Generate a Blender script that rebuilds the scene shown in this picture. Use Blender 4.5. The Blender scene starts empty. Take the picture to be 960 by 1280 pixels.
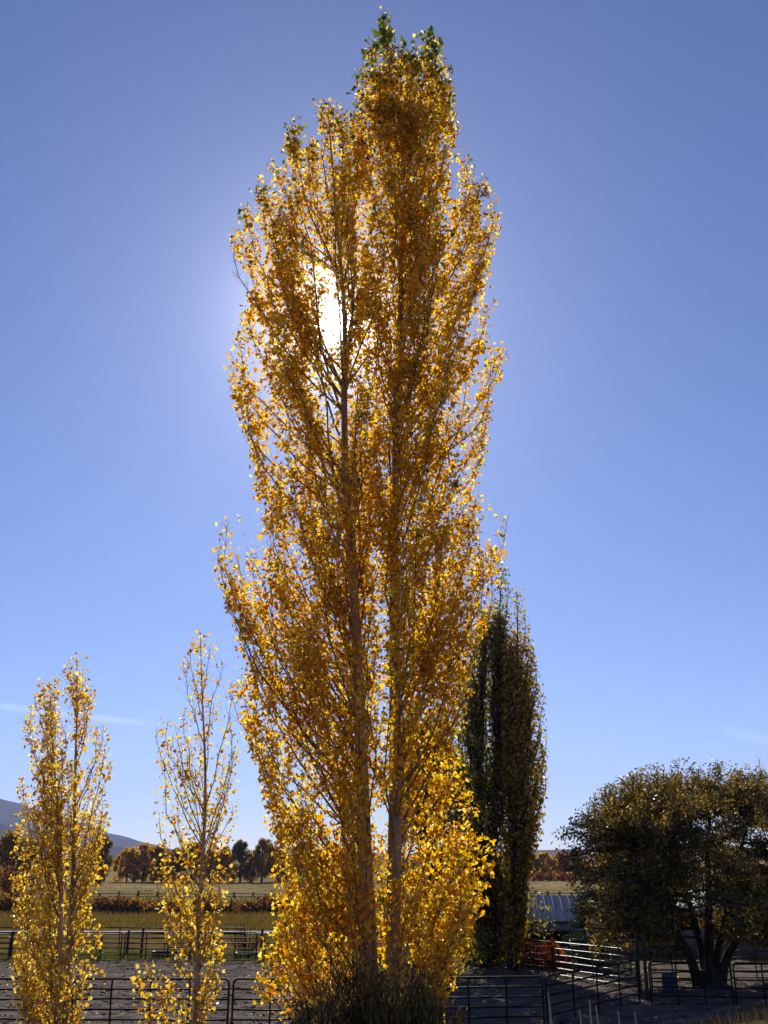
import bpy, math, random
import numpy as np

SC = bpy.context.scene
COL = SC.collection
rng = np.random.default_rng(7)
random.seed(7)

# ------------------------------------------------------------------ camera
F = 1250.0                       # focal length in photo pixels (960 x 1280)
PITCH = math.radians(19.1)
CAMZ = 5.1
cam_d = bpy.data.cameras.new('camera')
cam = bpy.data.objects.new('camera', cam_d)
COL.objects.link(cam)
cam_d.sensor_fit = 'VERTICAL'
cam_d.sensor_height = 36.0
cam_d.lens = 36.0 * F / 1280.0
cam_d.clip_start = 0.1
cam_d.clip_end = 40000
cam.location = (0, 0, CAMZ)
cam.rotation_euler = (math.radians(90) + PITCH, 0, 0)
SC.camera = cam

CP, SP = math.cos(PITCH), math.sin(PITCH)


def ray(px, py):
    u = (px - 480.0) / F
    v = (640.0 - py) / F
    d = np.array([u, CP - SP * v, SP + CP * v])
    return d / np.linalg.norm(d)


def P(px, py, Y):
    """point of the ray through a photo pixel at the distance Y"""
    d = ray(px, py)
    return np.array([0, 0, CAMZ]) + d * (Y / d[1])


def proj(p):
    p = np.atleast_2d(p) - np.array([0, 0, CAMZ])
    zc = p[:, 1] * CP + p[:, 2] * SP
    yc = -p[:, 1] * SP + p[:, 2] * CP
    return 480 + F * p[:, 0] / zc, 640 - F * yc / zc


# ------------------------------------------------------------------ sun + sky
SUN = ray(419, 404)
SUN_EL = math.asin(SUN[2])
SUN_AZ = math.atan2(SUN[0], SUN[1])          # clockwise from +Y

world = bpy.data.worlds.new('World')
SC.world = world
world.use_nodes = True
wn, wl = world.node_tree.nodes, world.node_tree.links
wn.clear()
w_out = wn.new('ShaderNodeOutputWorld')
w_bg = wn.new('ShaderNodeBackground')
w_bg.inputs['Strength'].default_value = 0.062
sky = wn.new('ShaderNodeTexSky')
sky.sky_type = 'NISHITA'
sky.sun_disc = False
sky.sun_elevation = SUN_EL
sky.sun_rotation = SUN_AZ
sky.altitude = 2000
sky.air_density = 1.0
sky.dust_density = 0.65
sky.ozone_density = 3.0
tc = wn.new('ShaderNodeTexCoord')


def wmath(op, a, b=None, c=None):
    n = wn.new('ShaderNodeMath')
    n.operation = op
    for i, v in enumerate((a, b, c)):
        if v is None:
            continue
        if isinstance(v, (int, float)):
            n.inputs[i].default_value = v
        else:
            wl.new(v, n.inputs[i])
    return n.outputs[0]


def wdot(vec):
    n = wn.new('ShaderNodeVectorMath')
    n.operation = 'DOT_PRODUCT'
    wl.new(tc.outputs['Generated'], n.inputs[0])
    n.inputs[1].default_value = tuple(vec)
    return n.outputs['Value']


def wrange(v, a, b, c=0.0, d=1.0):
    n = wn.new('ShaderNodeMapRange')
    n.interpolation_type = 'SMOOTHSTEP'
    wl.new(v, n.inputs['Value'])
    n.inputs['From Min'].default_value = a
    n.inputs['From Max'].default_value = b
    n.inputs['To Min'].default_value = c
    n.inputs['To Max'].default_value = d
    return n.outputs['Result']


SKY_TINT = (0.80, 0.88, 1.18)
tint = wn.new('ShaderNodeMix')
tint.data_type = 'RGBA'
tint.blend_type = 'MULTIPLY'
tint.inputs['Factor'].default_value = 1.0
wl.new(sky.outputs['Color'], tint.inputs['A'])
tint.inputs['B'].default_value = (*SKY_TINT, 1)
# bright aureole round the sun
ang = wmath('MULTIPLY', wmath('ARCCOSINE', wmath('MINIMUM', wdot(SUN), 0.9999999)), 180 / math.pi)
core = wrange(ang, 0.5, 1.5, 90.0, 0.0)
halo = wmath('MULTIPLY', wmath('EXPONENT', wmath('MULTIPLY', ang, -0.65)), 58.0)
halo2 = wmath('MULTIPLY', wmath('EXPONENT', wmath('MULTIPLY', ang, -0.17)), 3.2)
glow = wmath('ADD', wmath('ADD', core, halo), halo2)
# contrails: narrow wavering bands along a great circle, between two directions
noise = wn.new('ShaderNodeTexNoise')
noise.inputs['Scale'].default_value = 38
noise.inputs['Detail'].default_value = 4
wl.new(tc.outputs['Generated'], noise.inputs['Vector'])


def trail(a, b, half, strength, fade):
    d1, d2 = ray(*a), ray(*b)
    n = np.cross(d1, d2)
    n /= np.linalg.norm(n)
    t = d2 - d1
    L = np.linalg.norm(t)
    t /= L
    s0 = float(np.dot(d1, t))
    dist = wmath('ABSOLUTE', wdot(n))
    band = wrange(dist, half * 0.2, half, 1.0, 0.0)
    along = wdot(t)
    m1 = wrange(along, s0, s0 + L * fade, 0, 1)
    m2 = wrange(along, s0 + L * (1 - fade), s0 + L, 1, 0)
    m = wmath('MULTIPLY', wmath('MULTIPLY', band, m1), m2)
    nz = wrange(noise.outputs['Fac'], 0.25, 0.75, 0.35, 1.0)
    return wmath('MULTIPLY', wmath('MULTIPLY', m, nz), strength)


tr = wmath('ADD', trail((-140, 866), (240, 911), 0.0042, 2.0, 0.3),
           trail((890, 908), (1060, 952), 0.0065, 1.6, 0.3))
glow = wmath('ADD', glow, tr)
addc = wn.new('ShaderNodeMix')
addc.data_type = 'RGBA'
addc.blend_type = 'ADD'
addc.inputs['Factor'].default_value = 1.0
wl.new(tint.outputs['Result'], addc.inputs['A'])
comb = wn.new('ShaderNodeCombineColor')
wl.new(glow, comb.inputs[0])
wl.new(wmath('MULTIPLY', glow, 0.97), comb.inputs[1])
wl.new(wmath('MULTIPLY', glow, 1.0), comb.inputs[2])
wl.new(comb.outputs[0], addc.inputs['B'])
wl.new(addc.outputs['Result'], w_bg.inputs['Color'])
wl.new(w_bg.outputs[0], w_out.inputs['Surface'])

sun_d = bpy.data.lights.new('sun', 'SUN')
sun_d.energy = 5.0
sun_d.angle = math.radians(0.53)
sun_d.color = (1.0, 0.94, 0.84)
sun = bpy.data.objects.new('sun', sun_d)
COL.objects.link(sun)
from mathutils import Vector
sun.rotation_euler = Vector(tuple(SUN)).to_track_quat('Z', 'Y').to_euler()
sun.location = (0, 0, 60)

SC.view_settings.view_transform = 'Standard'
SC.view_settings.look = 'None'
SC.view_settings.exposure = 0.6
SC.view_settings.gamma = 1.0
SC.view_settings.use_curve_mapping = False
SC.render.engine = 'CYCLES'
cy = SC.cycles
cy.max_bounces = 10
cy.diffuse_bounces = 8
cy.glossy_bounces = 3
cy.transmission_bounces = 4
cy.transparent_max_bounces = 4
cy.volume_bounces = 0
cy.caustics_reflective = False
cy.caustics_refractive = False
cy.sample_clamp_indirect = 6
cy.use_denoising = True
cy.filter_width = 1.5


# ------------------------------------------------------------------ materials
def newmat(name):
    m = bpy.data.materials.new(name)
    m.use_nodes = True
    nt = m.node_tree
    nt.nodes.clear()
    out = nt.nodes.new('ShaderNodeOutputMaterial')
    return m, nt.nodes, nt.links, out


def ramp_node(nodes, stops):
    r = nodes.new('ShaderNodeValToRGB')
    e = r.color_ramp.elements
    while len(e) > 1:
        e.remove(e[-1])
    e[0].position = stops[0][0]
    e[0].color = (*stops[0][1], 1)
    for p, c in stops[1:]:
        k = e.new(p)
        k.color = (*c, 1)
    return r


def leaf_mat(name, stops, trans=0.6, gloss=0.05, rough=0.35, tmul=1.0):
    """thin leaf: every leaf its own tone; light passes through the blade"""
    m, n, l, out = newmat(name)
    geo = n.new('ShaderNodeNewGeometry')
    r = ramp_node(n, stops)
    l.new(geo.outputs['Random Per Island'], r.inputs['Fac'])
    dif = n.new('ShaderNodeBsdfDiffuse')
    tr_ = n.new('ShaderNodeBsdfTranslucent')
    gl = n.new('ShaderNodeBsdfGlossy')
    gl.inputs['Roughness'].default_value = rough
    l.new(r.outputs['Color'], dif.inputs['Color'])
    hs = n.new('ShaderNodeHueSaturation')
    hs.inputs['Saturation'].default_value = 1.08
    hs.inputs['Value'].default_value = tmul
    l.new(r.outputs['Color'], hs.inputs['Color'])
    l.new(hs.outputs['Color'], tr_.inputs['Color'])
    mx = n.new('ShaderNodeMixShader')
    mx.inputs[0].default_value = trans
    l.new(dif.outputs[0], mx.inputs[1])
    l.new(tr_.outputs[0], mx.inputs[2])
    mg = n.new('ShaderNodeMixShader')
    mg.inputs[0].default_value = gloss
    l.new(mx.outputs[0], mg.inputs[1])
    l.new(gl.outputs[0], mg.inputs[2])
    l.new(mg.outputs[0], out.inputs['Surface'])
    return m


def solid_mat(name, c1, c2, scale=4.0, rough=0.85, metal=0.0, bump=0.0, bscale=None, stretch=(1, 1, 1), spec=0.3,
              detail=6.0, c3=None):
    m, n, l, out = newmat(name)
    b = n.new('ShaderNodeBsdfPrincipled')
    t = n.new('ShaderNodeTexCoord')
    mp = n.new('ShaderNodeMapping')
    mp.inputs['Scale'].default_value = stretch
    l.new(t.outputs['Object'], mp.inputs['Vector'])
    nz = n.new('ShaderNodeTexNoise')
    nz.inputs['Scale'].default_value = scale
    nz.inputs['Detail'].default_value = detail
    l.new(mp.outputs[0], nz.inputs['Vector'])
    st = [(0.3, c1), (0.7, c2)] if c3 is None else [(0.3, c1), (0.5, c3), (0.7, c2)]
    r = ramp_node(n, st)
    l.new(nz.outputs['Fac'], r.inputs['Fac'])
    l.new(r.outputs['Color'], b.inputs['Base Color'])
    b.inputs['Roughness'].default_value = rough
    b.inputs['Metallic'].default_value = metal
    b.inputs['Specular IOR Level'].default_value = spec
    if bump:
        nb = n.new('ShaderNodeTexNoise')
        nb.inputs['Scale'].default_value = bscale or scale * 3
        nb.inputs['Detail'].default_value = 5
        l.new(mp.outputs[0], nb.inputs['Vector'])
        bp = n.new('ShaderNodeBump')
        bp.inputs['Strength'].default_value = bump
        bp.inputs['Distance'].default_value = 0.05
        l.new(nb.outputs['Fac'], bp.inputs['Height'])
        l.new(bp.outputs[0], b.inputs['Normal'])
    l.new(b.outputs[0], out.inputs['Surface'])
    return m


M = {}
GOLD = [(0.0, (0.54, 0.19, 0.008)), (0.22, (0.74, 0.36, 0.016)), (0.48, (0.88, 0.53, 0.036)),
        (0.78, (0.94, 0.66, 0.09)), (0.97, (0.92, 0.76, 0.20)), (1.0, (0.42, 0.44, 0.06))]
M['gold'] = leaf_mat('poplar_leaf_gold', GOLD, 0.74, 0.03)
M['gold_pale'] = leaf_mat('poplar_leaf_pale_gold',
                          [(0.0, (0.48, 0.18, 0.014)), (0.25, (0.68, 0.35, 0.03)), (0.6, (0.86, 0.58, 0.08)),
                           (1.0, (0.88, 0.74, 0.20))], 0.66, 0.045)
M['green'] = leaf_mat('poplar_leaf_green', [(0.0, (0.07, 0.10, 0.015)), (0.6, (0.15, 0.18, 0.022)), (1.0, (0.34, 0.34, 0.05))], 0.5, 0.05)
M['dark_green'] = leaf_mat('dark_poplar_leaf', [(0.0, (0.11, 0.10, 0.014)), (0.6, (0.25, 0.20, 0.025)), (0.85, (0.44, 0.31, 0.04)), (1.0, (0.65, 0.47, 0.06))], 0.6, 0.05)
M['bronze'] = leaf_mat('bronze_poplar_leaf', [(0.0, (0.20, 0.12, 0.014)), (0.5, (0.46, 0.27, 0.028)), (0.9, (0.68, 0.46, 0.06)), (1.0, (0.6, 0.44, 0.07))], 0.58, 0.05)
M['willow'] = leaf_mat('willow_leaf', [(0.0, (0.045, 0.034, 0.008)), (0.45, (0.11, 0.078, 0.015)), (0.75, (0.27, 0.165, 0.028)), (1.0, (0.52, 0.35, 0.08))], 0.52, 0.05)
M['cotton_gold'] = leaf_mat('cottonwood_leaf_gold', [(0.0, (0.32, 0.15, 0.02)), (0.6, (0.64, 0.34, 0.04)), (1.0, (0.82, 0.54, 0.09))], 0.62, 0.03)
M['cotton_brown'] = leaf_mat('cottonwood_leaf_brown', [(0.0, (0.14, 0.075, 0.015)), (0.6, (0.36, 0.18, 0.03)), (1.0, (0.6, 0.34, 0.05))], 0.6, 0.03)
M['cotton_dark'] = leaf_mat('cottonwood_leaf_dark', [(0.0, (0.07, 0.046, 0.011)), (0.6, (0.19, 0.115, 0.022)), (1.0, (0.32, 0.18, 0.03))], 0.5, 0.03)
M['red_leaf'] = leaf_mat('red_shrub_leaf', [(0.0, (0.12, 0.022, 0.012)), (0.6, (0.36, 0.07, 0.028)), (1.0, (0.55, 0.2, 0.05))], 0.5, 0.04)
M['rust_leaf'] = leaf_mat('rust_shrub_leaf', [(0.0, (0.10, 0.035, 0.014)), (0.6, (0.24, 0.085, 0.028)), (1.0, (0.42, 0.22, 0.05))], 0.5, 0.03)
M['lime_leaf'] = leaf_mat('pale_green_leaf', [(0.0, (0.12, 0.10, 0.02)), (0.6, (0.32, 0.27, 0.06)), (1.0, (0.5, 0.44, 0.13))], 0.5, 0.07)
M['yellow_grass'] = leaf_mat('yellow_grass_blade', [(0.0, (0.12, 0.08, 0.02)), (0.6, (0.21, 0.155, 0.03)), (1.0, (0.28, 0.25, 0.05))], 0.4, 0.03)
M['meadow_grass'] = leaf_mat('meadow_grass_blade', [(0.0, (0.11, 0.055, 0.016)), (0.5, (0.18, 0.105, 0.026)), (1.0, (0.18, 0.16, 0.032))], 0.4, 0.02)
M['green_grass'] = leaf_mat('green_grass_blade', [(0.0, (0.06, 0.065, 0.014)), (1.0, (0.15, 0.155, 0.03))], 0.4, 0.03)
M['dry_grass'] = leaf_mat('dry_grass_blade', [(0.0, (0.05, 0.036, 0.016)), (1.0, (0.15, 0.11, 0.048))], 0.3, 0.01)
M['straw'] = leaf_mat('straw_stalk', [(0.0, (0.42, 0.31, 0.16)), (1.0, (0.60, 0.48, 0.28))], 0.25, 0.05)
M['sage'] = leaf_mat('sage_leaf', [(0.0, (0.065, 0.043, 0.014)), (0.6, (0.15, 0.10, 0.032)), (1.0, (0.33, 0.23, 0.08))], 0.4, 0.03)
M['conifer'] = leaf_mat('conifer_needle', [(0.0, (0.02, 0.035, 0.012)), (1.0, (0.055, 0.085, 0.025))], 0.25, 0.05)
M['bark'] = solid_mat('poplar_bark', (0.22, 0.13, 0.065), (0.62, 0.44, 0.27), 6, 0.9, bump=0.6, bscale=24, stretch=(1, 1, 0.25))
M['twig'] = solid_mat('twig_bark', (0.13, 0.085, 0.045), (0.30, 0.21, 0.12), 8, 0.85)
M['dark_bark'] = solid_mat('dark_bark', (0.014, 0.011, 0.008), (0.045, 0.035, 0.026), 5, 0.95, bump=0.8, bscale=14, stretch=(1, 1, 0.3))
M['pipe'] = solid_mat('dark_pipe', (0.014, 0.009, 0.008), (0.035, 0.021, 0.016), 3, 0.6, 0.0, spec=0.06)
M['galv'] = solid_mat('galvanised_pipe', (0.10, 0.10, 0.105), (0.18, 0.18, 0.18), 2, 0.5, 0.7)
M['wood'] = solid_mat('grey_wood', (0.03, 0.024, 0.019), (0.08, 0.064, 0.05), 4, 0.9, bump=0.4, stretch=(1, 1, .2))
M['roof_metal'] = solid_mat('roof_sheet', (0.040, 0.055, 0.098), (0.062, 0.082, 0.135), 0.8, 0.75, 0.0, spec=0.0)
M['roof_white'] = solid_mat('pale_roof_sheet', (0.30, 0.285, 0.28), (0.40, 0.385, 0.38), 0.8, 0.7, 0.0, spec=0.15)
M['fascia'] = solid_mat('blue_grey_board', (0.22, 0.27, 0.42), (0.29, 0.34, 0.50), 1.5, 0.7)
M['wall_board'] = solid_mat('mauve_grey_board', (0.20, 0.17, 0.165), (0.28, 0.24, 0.235), 1.2, 0.85)
M['white_paint'] = solid_mat('white_paint', (0.74, 0.74, 0.73), (0.82, 0.82, 0.80), 2, 0.4)
M['drum'] = solid_mat('blue_drum', (0.02, 0.032, 0.055), (0.03, 0.045, 0.075), 2, 0.5)
M['trough'] = solid_mat('black_rubber', (0.012, 0.012, 0.012), (0.03, 0.028, 0.026), 3, 0.7)
M['rust'] = solid_mat('rusty_iron', (0.10, 0.035, 0.02), (0.20, 0.08, 0.04), 5, 0.8)
M['glass'] = solid_mat('window_glass', (0.02, 0.025, 0.03), (0.03, 0.035, 0.04), 1, 0.08, spec=0.6)
M['dirt'] = solid_mat('corral_dirt', (0.06, 0.049, 0.043), (0.165, 0.139, 0.12), 1.3, 0.95, bump=1.0, bscale=5, detail=10, spec=0.0)
M['clod'] = solid_mat('dirt_clod', (0.06, 0.05, 0.044), (0.17, 0.14, 0.12), 0.9, 0.7, spec=0.0)
M['gravel'] = solid_mat('gravel_road', (0.17, 0.155, 0.145), (0.26, 0.245, 0.23), 1.0, 0.9, bump=0.5, bscale=6, spec=0.05)
M['meadow'] = solid_mat('meadow', (0.07, 0.036, 0.013), (0.10, 0.095, 0.02), 0.12, 0.95, spec=0.0, bump=0.8, bscale=2, stretch=(0.5, 1.6, 1), c3=(0.115, 0.075, 0.024))
M['field'] = solid_mat('stubble_field', (0.16, 0.122, 0.055), (0.28, 0.215, 0.105), 0.035, 0.95, spec=0.0, bump=0.8, bscale=1.2, stretch=(0.4, 1.5, 1))
M['ground'] = solid_mat('dry_ground', (0.06, 0.045, 0.024), (0.12, 0.09, 0.05), 0.5, 0.95, spec=0.0, bump=0.8, bscale=6)
M['mountain'] = solid_mat('mountain_slope', (0.012, 0.011, 0.018), (0.040, 0.032, 0.038), 0.0016, 1.0, spec=0.0)
M['hill'] = solid_mat('far_hill', (0.10, 0.06, 0.05), (0.17, 0.11, 0.08), 0.004, 1.0, spec=0.0)


# ------------------------------------------------------------------ mesh helpers
class MB:
    def __init__(self):
        self.v, self.f, self.n = [], [], 0

    def add(self, v, f):
        self.v.append(np.asarray(v, float))
        self.f.append(np.asarray(f, np.int64) + self.n)
        self.n += len(v)

    def build(self, name, mat, parent=None, smooth=False, origin=None):
        v = np.concatenate(self.v) if self.v else np.zeros((0, 3))
        if origin is not None:
            v = v - np.asarray(origin)
        me = bpy.data.meshes.new(name)
        me.vertices.add(len(v))
        me.vertices.foreach_set('co', v.astype(np.float32).ravel())
        loops = np.concatenate([a.ravel() for a in self.f])
        tot = np.concatenate([np.full(len(a), a.shape[1]) for a in self.f])
        start = np.concatenate([[0], np.cumsum(tot)[:-1]])
        me.loops.add(len(loops))
        me.loops.foreach_set('vertex_index', loops.astype(np.int32))
        me.polygons.add(len(tot))
        me.polygons.foreach_set('loop_start', start.astype(np.int32))
        if smooth:
            me.polygons.foreach_set('use_smooth', np.ones(len(tot), bool))
        me.update(calc_edges=True)
        me.validate()
        me.materials.append(mat)
        o = bpy.data.objects.new(name, me)
        COL.objects.link(o)
        if parent is not None:
            o.parent = parent
        elif origin is not None:
            o.location = tuple(origin)
        return o

    def tube(self, pts, rad, sides=5, cap=True):
        pts = np.asarray(pts, float)
        n = len(pts)
        rad = np.broadcast_to(np.asarray(rad, float), (n,))
        t = np.gradient(pts, axis=0)
        t /= np.linalg.norm(t, axis=1)[:, None] + 1e-12
        ref = np.array([1.0, 0, 0]) if abs(t[:, 0]).max() < 0.8 else (
            np.array([0, 1.0, 0]) if abs(t[:, 1]).max() < 0.9 else np.array([0.3, 0.2, 0.93]))
        a = np.cross(t, ref)
        a /= np.linalg.norm(a, axis=1)[:, None] + 1e-12
        b = np.cross(t, a)
        ph = np.arange(sides) * 2 * math.pi / sides
        ring = pts[:, None, :] + rad[:, None, None] * (
            np.cos(ph)[None, :, None] * a[:, None, :] + np.sin(ph)[None, :, None] * b[:, None, :])
        v = ring.reshape(-1, 3)
        i = np.arange(n - 1)[:, None] * sides
        j = np.arange(sides)[None, :]
        k = (j + 1) % sides
        f = np.stack([i + j, i + k, i + sides + k, i + sides + j], -1).reshape(-1, 4)
        self.add(v, f)
        if cap and sides > 3:
            base = self.n - len(v)
            self.f.append(np.array([[base + q for q in range(sides)][::-1]], np.int64))
            self.f.append(np.array([[base + (n - 1) * sides + q for q in range(sides)]], np.int64))

    def box(self, lo, hi, rz=0.0, c=(0, 0, 0)):
        x0, y0, z0 = lo
        x1, y1, z1 = hi
        v = np.array([[x0, y0, z0], [x1, y0, z0], [x1, y1, z0], [x0, y1, z0],
                      [x0, y0, z1], [x1, y0, z1], [x1, y1, z1], [x0, y1, z1]], float)
        if rz:
            cz, sz = math.cos(rz), math.sin(rz)
            v = np.stack([v[:, 0] * cz - v[:, 1] * sz, v[:, 0] * sz + v[:, 1] * cz, v[:, 2]], -1)
        v = v + np.asarray(c)
        self.add(v, [[0, 3, 2, 1], [4, 5, 6, 7], [0, 1, 5, 4], [1, 2, 6, 5], [2, 3, 7, 6], [3, 0, 4, 7]])

    def leaves(self, pos, size, tmpl, down=0.35, axis=None):
        """many leaf blades at once; tmpl = (verts, quads)"""
        tv, tf = tmpl
        N = len(pos)
        if N == 0:
            return
        d = rng.normal(size=(N, 3))
        d /= np.linalg.norm(d, axis=1)[:, None]
        if axis is None:
            d[:, 2] -= down * 1.6
        else:
            d = axis + d * down
        d /= np.linalg.norm(d, axis=1)[:, None] + 1e-9
        q = rng.normal(size=(N, 3))
        s = np.cross(d, q)
        s /= np.linalg.norm(s, axis=1)[:, None] + 1e-9
        nn = np.cross(s, d)
        size = np.asarray(size, float)[:, None, None]
        v = pos[:, None, :] + size * (tv[None, :, 0, None] * s[:, None, :] + tv[None, :, 1, None] * d[:, None, :]
                                      + tv[None, :, 2, None] * nn[:, None, :])
        k = len(tv)
        f = (np.arange(N) * k)[:, None, None] + tf[None]
        self.add(v.reshape(-1, 3), f.reshape(-1, tf.shape[1]))


DELTOID = (np.array([[0, 0, 0], [.44, .20, .10], [.30, .60, .05], [0, 1, -.06], [-.30, .60, .07], [-.44, .20, .10]]),
           np.array([[0, 1, 2, 3], [0, 3, 4, 5]]))
DIAMOND = (np.array([[0, 0, 0], [.36, .42, .06], [0, 1, 0], [-.36, .42, .06]]), np.array([[0, 1, 2, 3]]))
LANCE = (np.array([[0, 0, 0], [.16, .45, .03], [0, 1, 0], [-.16, .45, .03]]), np.array([[0, 1, 2, 3]]))
CURLED = (np.array([[0, 0, 0], [.30, .22, .26], [.22, .58, .20], [0, .92, -.22], [-.22, .58, .20], [-.30, .22, .26]]), DELTOID[1])
BLADE = (np.array([[-.02, 0, 0], [.02, 0, 0], [.012, .6, .02], [0, 1, .08]]), np.array([[0, 1, 2, 3]]))


def tag(o, label=None, cat=None, group=None, kind=None):
    if label:
        o['label'] = label
    if cat:
        o['category'] = cat
    if group:
        o['group'] = group
    if kind:
        o['kind'] = kind
    return o


def empty(name, loc, label, cat, group=None):
    o = bpy.data.objects.new(name, None)
    o.empty_display_size = 0.2
    COL.objects.link(o)
    o.location = tuple(float(q) for q in loc)
    return tag(o, label, cat, group)


# ------------------------------------------------------------------ terrain
KY = np.array([-40, 0, 11, 14, 19, 25, 33, 34.5, 62, 90, 170, 300, 20000], float)
KZ = np.array([3.7, 3.4, 2.8, 2.5, 1.9, 1.1, 0.06, 0.0, -.43, -.7, -1.3, -1.5, -1.5], float)


def gz(x, y):
    z = np.interp(y, KY, KZ)
    mx = np.clip((np.asarray(x, float) - 5.0) / 5.0, 0, 1)
    my = np.clip(1 - np.abs(np.asarray(y, float) - 24.0) / 8.0, 0, 1)
    return z + 0.8 * (mx * mx * (3 - 2 * mx)) * (my * my * (3 - 2 * my))


def ghit(px, py):
    d = ray(px, py)
    t = 5.0
    while t < 20000:
        p = np.array([0, 0, CAMZ]) + d * t
        if p[2] <= gz(p[0], p[1]):
            break
        t *= 1.0015
    return p


def sheet(name, xs, ys, off, mat, kind='structure', rough=0.0):
    X, Y = np.meshgrid(xs, ys)
    Z = gz(X, Y) + off
    if rough:                                                   # hoof-churned surface
        q = rng.random(Z.shape)
        q[1:, :] = q[1:, :] * .6 + q[:-1, :] * .4
        Z = Z + q * rough + .03 * (1 + np.sin(X * 1.1 + np.sin(Y * .7) * 2) * np.sin(Y * 1.6 + np.sin(X * .5) * 2))
    v = np.stack([X, Y, Z], -1).reshape(-1, 3)
    nx, ny = len(xs), len(ys)
    i = (np.arange(ny - 1)[:, None] * nx + np.arange(nx - 1)[None]).ravel()
    f = np.stack([i, i + 1, i + nx + 1, i + nx], -1)
    mb = MB()
    mb.add(v, f)
    o = mb.build(name, mat, smooth=True)
    return tag(o, kind=kind)


ys_all = np.unique(np.concatenate([KY, np.arange(-40, 36, 1.0), np.arange(36, 320, 8.0), [400, 700, 1500, 4000, 9000]]))
xs_all = np.unique(np.concatenate([np.arange(-60, 61, 2.0), [-9000, -3000, -1000, -400, -200, -120, 120, 200, 400, 1000, 3000, 9000]]))
sheet('ground', xs_all, ys_all, 0.0, M['ground'])
yr0, yr1 = ghit(250, 1168.0)[1], ghit(250, 1164.5)[1]
Y_SHRUB = ghit(250, 1143)[1]
Y_BUCK = ghit(250, 1127)[1]
Y_COT = ghit(250, 1104)[1]
Y_FAR = ghit(150, 1203)[1]
print('road', yr0, yr1, 'shrub', Y_SHRUB, 'buck', Y_BUCK, 'cotton', Y_COT, 'farfence', Y_FAR)


def span(a, b, step):
    k = [q for q in KY if a < q < b]
    return np.unique(np.concatenate([np.arange(a, b, step), [b], k]))


sheet('corral_ground', np.arange(-32, 20.1, 0.25), span(34.5, Y_FAR - 0.6, 0.25), 0.035, M['dirt'], rough=0.10)
sheet('meadow_ground', np.arange(-120, 121, 4.0), span(Y_FAR + 0.4, yr0 - 0.6, 3), 0.03, M['meadow'])
sheet('gravel_road', np.arange(-120, 121, 4.0), span(yr0, yr1, 1), 0.06, M['gravel'])
sheet('wet_meadow', np.arange(-160, 161, 4.0), span(yr1 + 0.6, Y_BUCK - 3, 4), 0.03, M['meadow'])
sheet('hay_field', np.unique(np.concatenate([np.arange(-300, 301, 10.0), [-1500, 1500]])), np.unique(np.concatenate([span(Y_BUCK, 300, 8), [400, 700, 1400, 2400]])), 0.05, M['field'])

# mountain range far left, low hills far right
def ridge(name, pts, Ys, Yf, mat, amp, n=140, depth=9, lift=0.0):
    px = np.array([q[0] for q in pts], float)
    py = np.array([q[1] for q in pts], float)
    xs = np.linspace(px[0], px[-1], n)
    yy = np.interp(xs, px, py)
    mb = MB()
    rows = []
    for k in range(depth + 1):
        t = k / depth
        row = []
        for a, b in zip(xs, yy):
            top = P(a, b, Ys)
            Y = Yf + (Ys - Yf) * t
            h = (top[2] + 1.5) * (t ** 1.25)
            nz = amp * math.sin(a * 0.11 + k * 1.3) * math.sin(a * 0.037 + k * 0.7) * t * (1 if k < depth else 0.25)
            row.append([top[0] * (0.75 + 0.25 * t) if False else top[0], Y, -2.0 + max(0, h + nz * 1.0)])
        rows.append(row)
    back = [[r[0], Ys + (Ys - Yf) * 0.6, -2.0] for r in rows[-1]]
    rows.append(back)
    v = np.array(rows).reshape(-1, 3)
    R = len(rows)
    i = (np.arange(R - 1)[:, None] * n + np.arange(n - 1)[None]).ravel()
    f = np.stack([i, i + 1, i + n + 1, i + n], -1)
    mb.add(v, f)
    return tag(mb.build(name, mat, smooth=True), kind='structure')


ridge('mountain', [(-700, 955), (-420, 930), (-240, 962), (-110, 972), (-40, 986), (0, 998), (40, 1010), (80, 1020), (110, 1032), (150, 1044), (190, 1056), (240, 1065), (330, 1073)], 6500, 4800, M['mountain'], 28)
ridge('foothill', [(-700, 985), (-300, 1000), (-80, 1018), (0, 1028), (60, 1044), (110, 1052), (170, 1062), (250, 1071), (330, 1074)], 4300, 3400, M['mountain'], 14)
ridge('far_hills', [(330, 1073), (420, 1068), (560, 1066), (640, 1063), (690, 1062), (760, 1060), (860, 1064), (960, 1061), (1200, 1056), (1500, 1062)], 3300, 2600, M['hill'], 3)


# ------------------------------------------------------------------ tree growth
def smooth_path(pts, n):
    pts = np.asarray(pts, float)
    s = np.concatenate([[0], np.cumsum(np.linalg.norm(np.diff(pts, axis=0), axis=1))])
    t = np.linspace(0, s[-1], n)
    out = np.stack([np.interp(t, s, pts[:, k]) for k in range(3)], -1)
    for _ in range(3):
        out[1:-1] = 0.25 * out[:-2] + 0.5 * out[1:-1] + 0.25 * out[2:]
    return out


def limb_path(b, t, n=9, exp=1.7, wob=0.085):
    b, t = np.asarray(b, float), np.asarray(t, float)
    s = np.linspace(0, 1, n)
    lat = t - b
    L = np.linalg.norm(lat)
    p = b[None] + np.stack([lat[0] * (1 - (1 - s) ** exp), lat[1] * (1 - (1 - s) ** exp), lat[2] * s], -1)
    w = rng.normal(size=(n, 3)) * wob * min(L, 2.5) * 0.35
    w[0] = 0
    w[1:-1] = (w[:-2] + w[1:-1] + w[2:]) / 2.2
    return p + w * np.minimum(1, s * 3)[:, None]


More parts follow.
